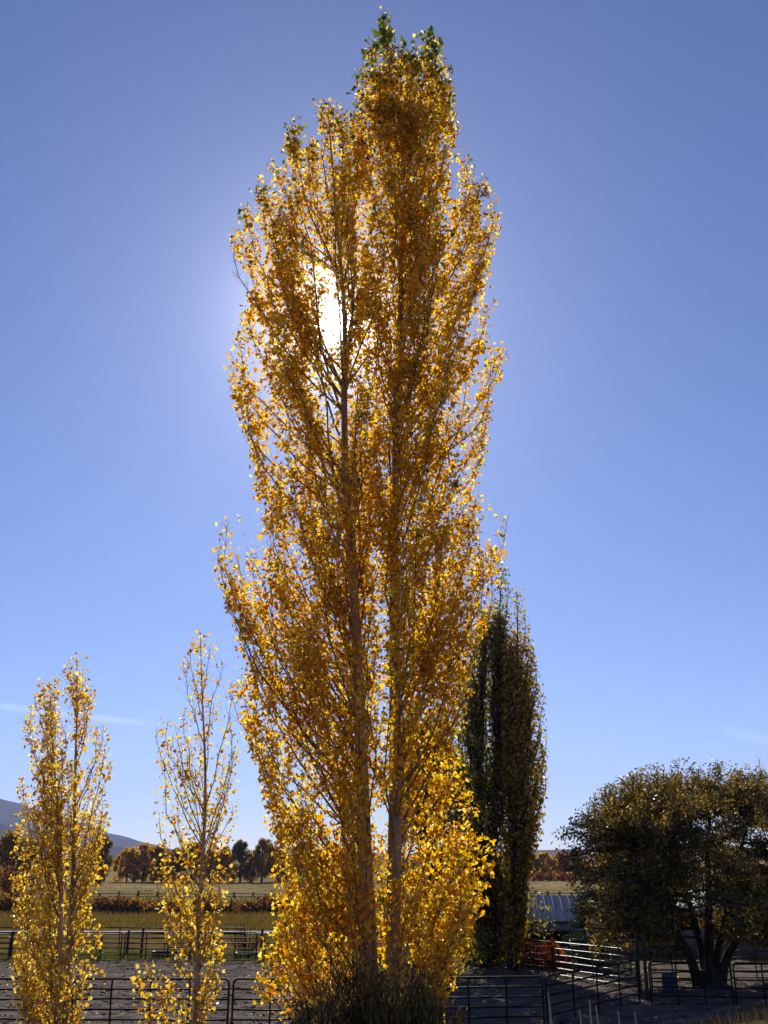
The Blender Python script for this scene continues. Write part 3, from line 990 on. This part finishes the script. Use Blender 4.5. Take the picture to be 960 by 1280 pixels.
def gpx(px, Y):
    """ground point below the photo column px at distance Y"""
    u = (px - 480.0) / F
    p = None
    x = u * Y
    for _ in range(4):
        dz = gz(x, Y) - CAMZ
        zc = Y * CP + dz * SP
        x = u * zc
    return gp(x, Y)


def top_h(px, py, Y):
    g = gpx(px, Y)
    return P(px, py, Y)[2] - g[2]


# foreground sagebrush at the foot of the tall poplar
for k, (px, py, Y, w, lab) in enumerate([(432, 1202, 11.3, 1.10, 'tall dusty olive sagebrush left in front of the big poplar trunks'),
                                         (506, 1194, 10.8, 1.05, 'tall dusty olive sagebrush right in front of the big poplar trunks'),
                                         (392, 1250, 10.6, 0.75, 'low sagebrush at the left foot of the tall ones'),
                                         (545, 1262, 10.4, 0.55, 'lowest sagebrush at the right foot of the tall ones')]):
    h = top_h(px, py, Y)
    shrub('sagebrush', lab, gpx(px, Y), h, w, 84, .065, 12, M['sage'], M['twig'], 'sagebrush below the tall poplar', seed=k, tmpl=LANCE, lean=.3, stem_r=.008, up=.55, axis=True, blen=.27, ragged=.52)

# red bushes behind the mid fence
for k, (px, py, Y, w, mat, lab) in enumerate([(585, 1180, 61.5, 2.2, 'red_leaf', 'red bush behind the rails left of the dark poplar trunks'),
                                              (662, 1170, 57.0, 2.8, 'red_leaf', 'red bush behind the rails right of the dark poplar trunks'),
                                              (688, 1176, 56.0, 2.4, 'red_leaf', 'red bush behind the rails at the shed corner')]):
    shrub('red_bush', lab, gpx(px, Y), top_h(px, py, Y), w, 44, .13, 7, M[mat], M['dark_bark'], 'red bushes behind the mid fence', seed=20 + k)
# pale shrub-tree before the shed, dark shrubs
shrub('leafy_tree', 'small pale green tree in front of the left end of the shed roof', gpx(664, 57.5), top_h(664, 1085, 57.5), 2.6, 26, .17, 4, M['lime_leaf'], M['dark_bark'], seed=31, stem_r=.03, cat='tree')


def conifer(label, base, h, w, seed):
    r = np.random.default_rng(seed)
    root = empty('conifer_tree', base, label, 'tree')
    t = MB()
    t.tube([[0, 0, -.1], [0, 0, h * .5], [0, 0, h]], [.09, .05, .01], 6)
    t.build('trunk', M['dark_bark'], root)
    b, lp = MB(), []
    for k in range(130):
        z = h * (.06 + .92 * r.random())
        L = w / 2 * (1 - z / h) ** .8 * r.uniform(.7, 1.15) + .1
        a = r.uniform(0, 6.283)
        e = np.array([math.cos(a) * L, math.sin(a) * L, z + L * r.uniform(-.15, .2)])
        path = limb_path([0, 0, z], e, 5, 1.1, .04)
        b.tube(path, np.linspace(.018, .005, 5), 4, cap=False)
        m = int(90 * L)
        q = r.uniform(.15, 1.05, (m, 1))
        lp.append(np.array([0, 0, z]) + (e - [0, 0, z]) * q + r.normal(size=(m, 3)) * [.09, .09, .035])
    b.build('branches', M['dark_bark'], root)
    mb = MB()
    lp = np.concatenate(lp)
    mb.leaves(lp, .15 * r.uniform(.6, 1.2, len(lp)), LANCE, down=.2)
    tag(mb.build('foliage', M['conifer'], root), kind='stuff')


conifer('dark conifer with layered boughs at the right corner of the shed', gpx(742, 55.5), top_h(742, 1090, 55.5), 3.8, 5)

clump_tree('shade_tree', 'dark green tree hidden behind the lower golden poplar, showing between its trunks', gpx(543, 54.0), top_h(543, 905, 54.0), 7.0, 15000, .20, M['dark_green'], M['dark_bark'], trunk_frac=.10, seed=401, n_cl=60)

# rust-coloured shrub row along the wet meadow
row = [(-6, 1112, 4.2), (20, 1114, 4.6), (130, 1117, 4.2), (152, 1121, 4.0), (172, 1120, 4.2), (190, 1118, 4.4), (212, 1120, 4.0), (238, 1119, 4.6), (262, 1121, 4.2), (286, 1118, 4.6), (312, 1120, 4.2), (335, 1119, 4.4), (358, 1118, 4.2)]
row_lab = ['rust shrub at the left picture edge in the meadow row', 'rust shrub of the meadow row just left of the left poplar', 'rust shrub of the meadow row at the left poplar\'s right flank',
           'second rust shrub of the meadow row right of the left poplar', 'third rust shrub of the meadow row right of the left poplar', 'fourth rust shrub of the meadow row, left of the slender poplar',
           'rust shrub of the meadow row at the slender poplar\'s left edge', 'rust shrub of the meadow row behind the slender poplar\'s stem', 'rust shrub of the meadow row at the slender poplar\'s right edge',
           'dark rust shrub of the meadow row just right of the slender poplar', 'rust shrub of the meadow row above the bare shrub', 'rust shrub of the meadow row left of the tall poplar\'s skirt', 'rust shrub of the meadow row at the tall poplar\'s left skirt']
for k, ((px, py, w), lab) in enumerate(zip(row, row_lab)):
    py += rng.uniform(-3, 9)
    Yk = Y_SHRUB + rng.uniform(0, 5)
    shrub('meadow_shrub', lab, gpx(px, Yk), top_h(px, py, Yk), w * rng.uniform(.9, 1.15), 42, .26, 5, M['rust_leaf' if k % 4 else 'cotton_brown'], M['dark_bark'], 'rust shrubs along the meadow', seed=50 + k, stem_r=.03, depth=3.0)
# brownish-red shrub at the left edge, taller
Yk = Y_SHRUB + 14
shrub('tall_red_shrub', 'tall dull red shrub at the left picture edge under the mountain', gpx(2, Yk), top_h(2, 1082, Yk), 5.0, 50, .34, 6, M['rust_leaf'], M['dark_bark'], seed=80, stem_r=.04)
# bare shrub behind the far fence
Yk = Y_FAR + 6
shrub('bare_shrub', 'leafless grey-brown shrub standing behind the far corral fence', gpx(308, Yk), top_h(308, 1145, Yk), 2.6, 34, .2, 0, M['rust_leaf'], M['dark_bark'], seed=81, stem_r=.022, blen=.55)

# cottonwoods across the hay field
cots = [(4, 1042, 30, 'cotton_brown', 'brown cottonwood at the left picture edge below the mountain'),
        (30, 1050, 24, 'cotton_dark', 'dark cottonwood left of the left poplar\'s stem, below the mountain'),
        (124, 1046, 20, 'cotton_dark', 'dark lone cottonwood showing at the left poplar\'s right side'),
        (158, 1060, 24, 'cotton_gold', 'golden cottonwood at the left end of the row across the field'),
        (178, 1055, 24, 'cotton_gold', 'second golden cottonwood from the left end of the row across the field'),
        (198, 1057, 24, 'cotton_brown', 'brown cottonwood left of the slender poplar in the far row'),
        (218, 1062, 22, 'cotton_brown', 'brown cottonwood behind the slender poplar\'s left branches'),
        (240, 1055, 24, 'cotton_dark', 'dark cottonwood behind the slender poplar\'s stem'),
        (262, 1064, 20, 'cotton_gold', 'golden cottonwood behind the slender poplar\'s right branches'),
        (280, 1060, 20, 'cotton_gold', 'golden cottonwood just right of the slender poplar'),
        (300, 1052, 25, 'cotton_dark', 'tallest dark cottonwood of the far row between slender and tall poplars'),
        (327, 1050, 24, 'cotton_brown', 'open brown cottonwood of the far row beside the tallest dark one'),
        (346, 1060, 20, 'cotton_brown', 'brown cottonwood of the far row at the tall poplar\'s left edge'),
        (372, 1058, 22, 'cotton_brown', 'brown cottonwood of the far row behind the tall poplar\'s left skirt'),
        (400, 1062, 22, 'cotton_gold', 'golden cottonwood of the far row behind the tall poplar\'s left trunk'),
        (664, 1070, 18, 'cotton_brown', 'brown cottonwood far off right of the bronze poplar'),
        (682, 1066, 20, 'cotton_gold', 'golden cottonwood far off above the shed roof'),
        (700, 1068, 20, 'cotton_gold', 'golden cottonwood far off where the shed roof meets the willow'),
        (720, 1066, 20, 'cotton_brown', 'brown cottonwood far off behind the willow\'s left edge')]
for k, (px, py, wpx, mat, lab) in enumerate(cots):
    Yk = Y_COT + 4 + rng.uniform(0, 10) + (40 if px > 600 else 0)
    if px < 40:
        Yk = Y_COT - 70
    if px == 124:
        Yk = Y_COT - 20
    h = top_h(px, py, Yk)
    clump_tree('cottonwood_tree', lab, gpx(px, Yk), h, wpx * Yk / F * 1.85, 8000, .50, M[mat], M['dark_bark'], 'cottonwoods across the hay field', trunk_frac=.07, seed=200 + k, n_cl=44)
# low brush under the cottonwoods, on the right
for k, (px, lab) in enumerate([(672, 'low red brush far off left above the shed roof'), (690, 'low red brush far off in the middle above the shed roof'), (708, 'low red brush far off right above the shed roof')]):
    Yk = Y_COT + 25
    shrub('far_brush', lab, gpx(px, Yk), 2.6, 6.5, 22, .5, 5, M['red_leaf'] if k != 1 else M['rust_leaf'], M['dark_bark'], 'low red brush above the shed roof', seed=300 + k, stem_r=.03)


# ------------------------------------------------------------------ corral panels
def rail_tube(a, b, r, name, mat, root, o, n=2):
    m = MB()
    q = np.linspace(a, b, 5)
    q[1:-1] += rng.normal(size=(3, 3)) * [.004, .014, .012 if name == 'rail' else 0]
    m.tube(q, r, 8)
    m.build(name, mat, root, smooth=False, origin=o)


def panel(label, p0, p1, bays, h=1.55, rails=6, mat=None, r=0.032, foot=0.12, group='pipe corral panels', lean=0.0, name='corral_panel', cat='fence panel'):
    mat = mat or M['pipe']
    p0, p1 = np.asarray(p0, float), np.asarray(p1, float)
    root = empty(name, p0, label, cat, group)
    up = np.array([0, 0, 1.0])
    d = p1 - p0
    L = np.linalg.norm(d)
    e = d / L
    # rounded outer frame
    c = 0.16
    lo, hi = foot, h
    pts = [p0 + up * 0.0, p0 + up * (hi - c)]
    for t in np.linspace(0, math.pi / 2, 6)[1:]:
        pts.append(p0 + up * (hi - c + c * math.sin(t)) + e * (c - c * math.cos(t)))
    for t in np.linspace(0, math.pi / 2, 6):
        pts.append(p1 + up * (hi - c + c * math.cos(t)) - e * (c - c * math.sin(t)))
    pts.append(p1)
    m = MB()
    m.tube(pts, r, 8)
    m.build('outer_frame', mat, root, smooth=True, origin=p0)
    for k in range(rails - 1):
        z = lo + (hi - lo) * k / (rails - 1)
        rail_tube(p0 + up * z, p1 + up * z, r * .88, 'rail', mat, root, p0)
    for k in range(1, bays):
        q = p0 + d * k / bays
        off = np.array([e[1], -e[0], 0]) * (r * 1.3)
        rail_tube(q + off + up * 0.0, q + off + up * (hi + .01), r * .9, 'upright', mat, root, p0)
    return root


YN = 34.0
seq_l = [(-110, 82, 'dark pipe corral panel in front at the left picture edge'), (86, 283.5, 'dark pipe corral panel in front of the dirt, behind both small poplars'),
         (289, 480, 'dark pipe corral panel in front, behind the tall poplar\'s left skirt')]
for a, b, lab in seq_l:
    panel(lab, gpx(a, YN), gpx(b, YN), 4)
panel('dark pipe corral panel in front, right of the tall poplar', gpx(490, 34.2), gpx(681, 34.9), 4)
panel('dark pipe corral panel angling back right of the nearest ones', gpx(685, 35.0), gpx(800, 41.5), 4)
# back run of the pen on the right
panel('dark pipe panel before the red bush left of the dark poplars', gpx(556, 60.5), gpx(620, 57.2), 4)
panel('dark pipe panel before the red bush right of the dark poplars', gpx(622, 57.0), gpx(692, 52.6), 4)
panel('bright galvanised pipe gate catching the sun beside the shed', gpx(695, 52.5), gpx(797, 47.0), 4, mat=M['galv'], name='pipe_gate', cat='gate', r=.03)
panel('dark pipe panel standing behind the bright gate', gpx(712, 55.0), gpx(790, 52.0), 3)
for px, Y, h, lab in [(801, 43.0, 2.35, 'left one of the two tall dark gate posts beside the willow'), (810, 42.6, 2.45, 'right one of the two tall dark gate posts beside the willow')]:
    g = gpx(px, Y)
    m = MB()
    m.tube([g + [0, 0, -.2], g + [0, 0, h * .5], g + [.02, 0, h]], [.075, .07, .065], 9)
    tag(m.build('gate_post', M['wood'], origin=g), lab, 'post', 'tall gate posts')
panel('dark pipe panel in front of the willow trunks, left part', gpx(815, 40.8), gpx(918, 40.2), 3)
panel('dark pipe panel in front of the willow trunks, right part', gpx(922, 40.2), gpx(1030, 39.8), 3)
panel('dark pipe panel seen behind the willow trunks on the left', gpx(816, 45.5), gpx(868, 46.0), 2, h=1.75)
panel('dark pipe panel seen behind the willow trunks at the right edge', gpx(915, 51.0), gpx(1010, 51.0), 3)
# far fence on the left
far = [(-60, 45, 'dark pipe panel of the far fence at the left picture edge'), (47, 150, 'dark pipe panel of the far fence behind the left poplar'), (154, 236, 'dark pipe panel of the far fence between the small poplars'),
       (238, 320, 'dark pipe panel of the far fence right of the slender poplar'), (330, 425, 'dark pipe panel of the far fence behind the tall poplar\'s skirt'), (427, 520, 'dark pipe panel of the far fence behind the tall poplar\'s trunks')]
for a, b, lab in far:
    panel(lab, gpx(a, Y_FAR), gpx(b, Y_FAR), 3, r=.032)
second = [(-40, 70, 'second-row pipe panel behind the far fence at the left picture edge'), (120, 205, 'second-row pipe panel behind the far fence left of the slender poplar'), (210, 305, 'second-row pipe panel behind the far fence right of the slender poplar')]
for a, b, lab in second:
    panel(lab, gpx(a, Y_FAR + 5.5), gpx(b, Y_FAR + 4.5), 3, r=.034)
for px, Y, h, lab in [(124, Y_FAR - .2, 1.55, 'wooden post in the far fence at the left poplar\'s right edge'), (176, Y_FAR + 2.0, 1.7, 'dark wooden post behind the far fence between the small poplars'),
                      (326, Y_FAR + .2, 1.75, 'wooden corner post of the far fence near the bare shrub'), (12, Y_FAR + .3, 1.6, 'wooden post of the far fence at the left picture edge'),
                      (158, Y_FAR + 3, 1.5, 'short wooden post left of the dark one behind the far fence')]:
    g = gpx(px, Y)
    m = MB()
    m.tube([g + [0, 0, -.2], g + [0, 0, h * .6], g + [.03, 0, h]], [.085, .08, .075], 9)
    tag(m.build('fence_post', M['wood'], origin=g), lab, 'post', 'wooden posts of the far fence')


def trough(label, g, L, w, h):
    root = empty('feed_trough', g, label, 'trough')
    m = MB()
    o = np.array([[-L / 2, -w / 2], [L / 2, -w / 2], [L / 2, w / 2], [-L / 2, w / 2]])
    i = o * .86
    b = o * .88
    v = [[*q, h] for q in o] + [[*q, h] for q in i] + [[*q, .03] for q in b] + [[*q, .10] for q in i * .9]
    f = [[8, 9, 1, 0], [9, 10, 2, 1], [10, 11, 3, 2], [11, 8, 0, 3], [0, 1, 5, 4], [1, 2, 6, 5], [2, 3, 7, 6], [3, 0, 4, 7],
         [4, 5, 13, 12], [5, 6, 14, 13], [6, 7, 15, 14], [7, 4, 12, 15], [12, 13, 14, 15], [11, 10, 9, 8]]
    m.add(v, f)
    m.build('basin', M['trough'], root)
    for s in (-1, 1):
        m = MB()
        m.box((s * L * .35 - .05, -w * .5, 0), (s * L * .35 + .05, w * .5, .05))
        m.build('skid', M['wood'], root)
    return root


trough('black feed trough behind the far fence left of the slender poplar', gpx(206, Y_FAR + 1.2), 1.5, .6, .5)
trough('black feed trough behind the far fence near the bare shrub', gpx(308, Y_FAR + 1.4), 1.3, .6, .42)

# blue drum by the willow
g = gpx(838, 44.3)
root = empty('plastic_drum', g, 'dark blue drum standing left of the willow trunks', 'drum')
m = MB()
zz = [0, .04, .28, .30, .32, .58, .60, .62, .84, .88]
rr = [.27, .285, .285, .30, .285, .285, .30, .285, .285, .265]
m.tube([[0, 0, z] for z in zz], rr, 16)
m.build('barrel', M['drum'], root)
m = MB()
m.tube([[.12, 0, .87], [.12, 0, .905]], [.045, .045], 8)
m.build('cap', M['trough'], root)

# ------------------------------------------------------------------ buck and rail fence
xa, xb = gpx(-15, Y_BUCK)[0], gpx(470, Y_BUCK)[0]


def buck_fence(label, pxa, pxb, Y, step):
    a, b = gpx(pxa, Y), gpx(pxb, Y)
    root = empty('buck_rail_fence', a, label, 'fence', 'buck and rail fences')
    n = max(2, int(round(np.linalg.norm(b - a) / step)))
    def unit(seed):
        m = MB()
        for s in (-1, 1):
            m.tube([[s * .55, -.35 * s, -.05], [-s * .18, .35 * s, 1.42]], [.13, .11], 6)
        m.tube([[-.34, -.1, .55], [.34, .1, .55]], .06, 6)
        return m
    o0 = None
    for k in range(n + 1):
        p = a + (b - a) * k / n
        p[2] = gz(p[0], p[1])
        if o0 is None:
            o0 = unit(0).build('buck', M['wood'], root)
            o = o0
        else:
            o = o0.copy()
            COL.objects.link(o)
            o.parent = root
        o.location = tuple(p - a)
        o.rotation_euler = (0, 0, rng.uniform(-.15, .15))
        o.scale = (1, 1, rng.uniform(.9, 1.1))
    for k in range(n):
        p, q = a + (b - a) * k / n, a + (b - a) * (k + 1) / n
        for z in (1.12, .70):
            m = MB()
            m.tube([p + [-.1, -.12, z + rng.uniform(-.04, .04)], q + [.1, -.12, z + rng.uniform(-.04, .04)]], [.08, .07], 5)
            m.build('rail', M['wood'], root, origin=a)


buck_fence('weathered buck and rail fence across the field left of the tall poplar', -20, 460, Y_BUCK + .5, 3.0)
buck_fence('weathered buck and rail fence seen above the shed roof', 655, 790, Y_BUCK + 2, 1.9)

# ------------------------------------------------------------------ shed
def shed():
    Y = 60.0
    g = gpx(690, Y)
    root = empty('shed', g, 'low open-fronted shed with ribbed grey metal roof beside the willow', 'shed')
    root.rotation_euler = (0, 0, math.radians(-7))
    x0, x1 = -5.2, 2.0
    dpt, he, hr = 6.0, 2.25, 3.25
    # back and side walls, posts, fascia
    m = MB()
    m.box((x0, dpt - .12, 0), (x1, dpt, hr - .12))
    m.build('back_wall', M['wall_board'], root)
    for xs in (x0, x1 - .12):
        m = MB()
        z1 = he - .08
        z2 = hr - .08
        m.add([[xs, .14, 0], [xs + .12, .14, 0], [xs + .12, dpt - .13, 0], [xs, dpt - .13, 0], [xs, .14, z1], [xs + .12, .14, z1], [xs + .12, dpt - .13, z2], [xs, dpt - .13, z2]],
              [[0, 3, 2, 1], [4, 5, 6, 7], [0, 1, 5, 4], [1, 2, 6, 5], [2, 3, 7, 6], [3, 0, 4, 7]])
        m.build('side_wall', M['wall_board'], root)
    m = MB()
    m.box((x0 - .05, -.06, he - .55), (x1 + .05, 0, he - .04))
    m.build('fascia', M['fascia'], root)
    m = MB()
    m.box((x1 - .02, -.10, he - .40), (x1 + .45, -.063, he - .06))
    m.build('fascia_end_board', M['white_paint'], root)
    for x in (x0 + .1, -2.8, -.5, x1 - .15):
        m = MB()
        m.box((x - .07, .01, 0), (x + .07, .13, he - .1))
        m.build('post', M['wood'], root)
    roof = MB()
    ov = .35
    def rz(y):
        return he + (hr - he) * y / dpt
    roof.add([[x0 - .3, -ov, rz(-ov) - .05], [x1 + .3, -ov, rz(-ov) - .05], [x1 + .3, dpt + ov, rz(dpt + ov) - .05], [x0 - .3, dpt + ov, rz(dpt + ov) - .05],
              [x0 - .3, -ov, rz(-ov)], [x1 + .3, -ov, rz(-ov)], [x1 + .3, dpt + ov, rz(dpt + ov)], [x0 - .3, dpt + ov, rz(dpt + ov)]],
             [[0, 3, 2, 1], [4, 5, 6, 7], [0, 1, 5, 4], [1, 2, 6, 5], [2, 3, 7, 6], [3, 0, 4, 7]])
    ro = roof.build('roof', M['wood'], root)
    n = 16
    w = (x1 - x0 + .6) / n
    for k in range(n):
        xs = x0 - .3 + k * w
        dz = rng.uniform(.006, .016)
        m = MB()
        v = []
        prof = [(0.015, 0), (.03, .03), (.06, .03), (.075, 0), (w - .012, 0)]
        for yy in (-ov - .03, dpt + ov + .02):
            for (a, b) in prof:
                v.append([xs + a, yy, rz(yy) + .012 + b + dz])
        f = [[q, q + 1, q + 6, q + 5] for q in range(4)]
        m.add(v, f)
        m.build('roof_sheet', M['roof_metal'], ro)


shed()


def long_building():
    Y = 66.0
    g = gpx(752, Y)
    root = empty('long_building', g, 'long low building with pale roof behind the willow', 'building')
    root.rotation_euler = (0, 0, math.radians(-3))
    L, D, h, hr = 17.0, 7.0, 2.1, 3.5
    m = MB()
    m.box((0, 0, 0), (L, D, h))
    m.build('wall', M['wall_board'], root)
    # board battens
    for k in range(28):
        m = MB()
        x = .3 + k * .6
        m.box((x, -.03, 0), (x + .05, -.002, h - .02))
        m.build('batten', M['wall_board'], root)
    for s in (0, 1):
        m = MB()
        ya, za, yb, zb = (-.5, h - .12, D / 2, hr) if s == 0 else (D + .5, h - .12, D / 2, hr)
        m.add([[-.4, ya, za], [L + .4, ya, za], [L + .4, yb, zb], [-.4, yb, zb], [-.4, ya, za + .09], [L + .4, ya, za + .09], [L + .4, yb, zb + .09], [-.4, yb, zb + .09]],
              [[0, 3, 2, 1], [4, 5, 6, 7], [0, 1, 5, 4], [1, 2, 6, 5], [2, 3, 7, 6], [3, 0, 4, 7]])
        m.build('roof_slope', M['roof_white'], root)
    for xs in (.02, L - .02):
        m = MB()
        m.add([[xs, 0.02, h], [xs, D - .02, h], [xs, D / 2, hr - .06]], [[0, 1, 2]])
        m.build('gable', M['wall_board'], root)


long_building()

# ------------------------------------------------------------------ grass, clods, stalks
def blades(name, pos, size, mat, up=0.45, fat=1.0):
    mb = MB()
    ax = np.tile(np.array([[0, 0, 1.0]]), (len(pos), 1))
    mb.leaves(pos, size, (BLADE[0] * [fat, 1, 1], BLADE[1]), down=up, axis=ax)
    return tag(mb.build(name, mat), kind='stuff')


def scatter(n, x0, x1, y0, y1, clump=0.0):
    x = rng.uniform(x0, x1, n)
    y = rng.uniform(y0, y1, n)
    if clump:
        k = max(1, n // 14)
        cx, cy_ = rng.uniform(x0, x1, k), rng.uniform(y0, y1, k)
        i = rng.integers(0, k, n)
        x, y = cx[i] + rng.normal(size=n) * clump, cy_[i] + rng.normal(size=n) * clump
    return np.stack([x, y, gz(x, y)], -1)


p = scatter(9000, 3, 16, 18, 34, .25)
tag(blades('dry_grass', p, rng.uniform(.12, .4, len(p)), M['dry_grass'], .5, 1.2), 'dry grass on the slope at the lower right', 'grass')
p = scatter(7000, -16, 4, 20, 34, .3)
tag(blades('slope_grass', p, rng.uniform(.1, .3, len(p)), M['dry_grass'], .5, 1.2), 'dry grass on the slope below the golden poplars', 'grass')
p = scatter(16000, -30, 6, Y_FAR - .8, Y_FAR + 5, .35)
tag(blades('green_grass', p, rng.uniform(.15, .45, len(p)), M['green_grass'], .4, 2.2), 'green grass growing along the foot of the far fence', 'grass')
p = scatter(30000, -52, 40, yr1 + 1.5, Y_SHRUB + 2, .7)
tag(blades('meadow_grass', p, rng.uniform(.25, .6, len(p)), M['meadow_grass'], .35, 3.5), 'golden brown grass of the wet meadow beyond the road', 'grass')
p = scatter(20000, -60, 40, Y_SHRUB + 3, Y_BUCK - 4, .8)
tag(blades('tall_grass', p, rng.uniform(.5, 1.3, len(p)), M['yellow_grass'], .3, 4.5), 'tall yellow-green grass between the shrubs and the rail fence', 'grass')
p = scatter(5000, 3, 24, 46, 60, .35)
tag(blades('yard_grass', p, rng.uniform(.1, .3, len(p)), M['green_grass'], .45, 2.2), 'short green grass in the yard behind the bright gate', 'grass')

# clods of trampled earth in the corral
n = 16000
pc = scatter(n, -30, 14, 35, Y_FAR - 1)
ico = np.array([[1, 0, 0], [-1, 0, 0], [0, 1, 0], [0, -1, 0], [0, 0, 1], [0, 0, -.4]], float)
icf = np.array([[0, 2, 4], [2, 1, 4], [1, 3, 4], [3, 0, 4], [2, 0, 5], [1, 2, 5], [3, 1, 5], [0, 3, 5]])
sz = (0.02 + .07 * rng.random(n) ** 3)
jit = rng.uniform(.6, 1.4, (n, 6, 3))
v = pc[:, None, :] + [0, 0, .11] + ico[None] * jit * sz[:, None, None] * [1.3, 1.1, .7]
mb = MB()
mb.add(v.reshape(-1, 3), ((np.arange(n) * 6)[:, None, None] + icf[None]).reshape(-1, 3))
tag(mb.build('dirt_clods', M['clod']), 'trampled clods scattered over the corral dirt', 'dirt', kind='stuff')
pl = scatter(900, -30, 14, 35, Y_FAR - 1)
pl[:, 2] += .15
mb = MB()
mb.leaves(pl, rng.uniform(.05, .11, len(pl)), DIAMOND, down=.1)
tag(mb.build('fallen_leaves', M['gold_pale']), 'fallen yellow leaves strewn over the corral dirt', 'leaves', kind='stuff')

p = scatter(5000, -30, 14, 34.2, 37.5, .22)
tag(blades('corral_weeds', p, rng.uniform(.08, .28, len(p)), M['dry_grass'], .55, 2.0), 'dry weeds tufted along the near corral rails', 'weeds')
p = scatter(9000, -70, 60, Y_BUCK + 4, Y_COT + 60, .9)
tag(blades('field_tufts', p, rng.uniform(.2, .6, len(p)), M['meadow_grass'], .5, 5.0), 'scattered grass tufts over the hay field', 'grass')
xw = rng.uniform(-330, 330, 16000)
hw = 5.5 + 2.5 * np.sin(xw * .05) + 2.0 * np.sin(xw * .17 + 1) + 1.5 * np.sin(xw * .41)
pw = np.stack([xw, rng.uniform(640, 700, len(xw)), -1.5 + np.maximum(1.5, hw) * rng.random(len(xw)) ** .7], -1)
mb = MB()
mb.leaves(pw, rng.uniform(.7, 1.6, len(pw)), DIAMOND)
tag(mb.build('far_wood', M['cotton_brown']), 'thin brown wood far off beyond the hay field', 'wood', kind='stuff')

# tall dry stalks close to the camera
stalks = [(685, 1240, 691, 6.0, 'leftmost tall straw stalk at the lower right'), (724, 1262, 730, 6.2, 'second straw stalk from the left at the lower right'), (737, 1250, 739, 5.9, 'straight straw stalk in the middle of the close trio'),
          (745, 1257, 750, 6.1, 'straw stalk right of the straight one in the close trio'), (772, 1263, 777, 6.3, 'second straw stalk from the right at the lower right'), (793, 1265, 799, 6.2, 'rightmost tall straw stalk at the lower right')]
for a, b, c, Y, lab in stalks:
    t = P(a, b, Y)
    f = P(c, 1281, Y)
    g = gp(f[0] + (f[0] - t[0]) * 1.5, Y)
    root = empty('straw_stalk', g, lab, 'stalk', 'tall straw stalks')
    path = smooth_path([g, g * .35 + f * .65 - [0, 0, .05], f, t], 10)
    m = MB()
    m.tube(path, np.linspace(.007, .0045, 10), 6)
    m.build('stem', M['straw'], root, origin=g)
    m = MB()
    q = path[-3] + (path[-1] - path[-3]) * np.linspace(0, 1, 5)[:, None]
    m.tube(q, [.0045, .0075, .0075, .006, .001], 6)
    m.build('seed_head', M['straw'], root, origin=g)

# ------------------------------------------------------------------ haze over the whole valley
m = MB()
m.box((-12000, -200, -4.0), (12000, 12000, 900.0))
hz_mat, hn, hl, hout = newmat('haze_air')
pv = hn.new('ShaderNodeVolumePrincipled')
pv.inputs['Color'].default_value = (0.55, 0.66, 1.0, 1)
pv.inputs['Density'].default_value = 6.5e-5
pv.inputs['Anisotropy'].default_value = 0.1
hl.new(pv.outputs[0], hout.inputs['Volume'])
tag(m.build('haze', hz_mat), kind='stuff')
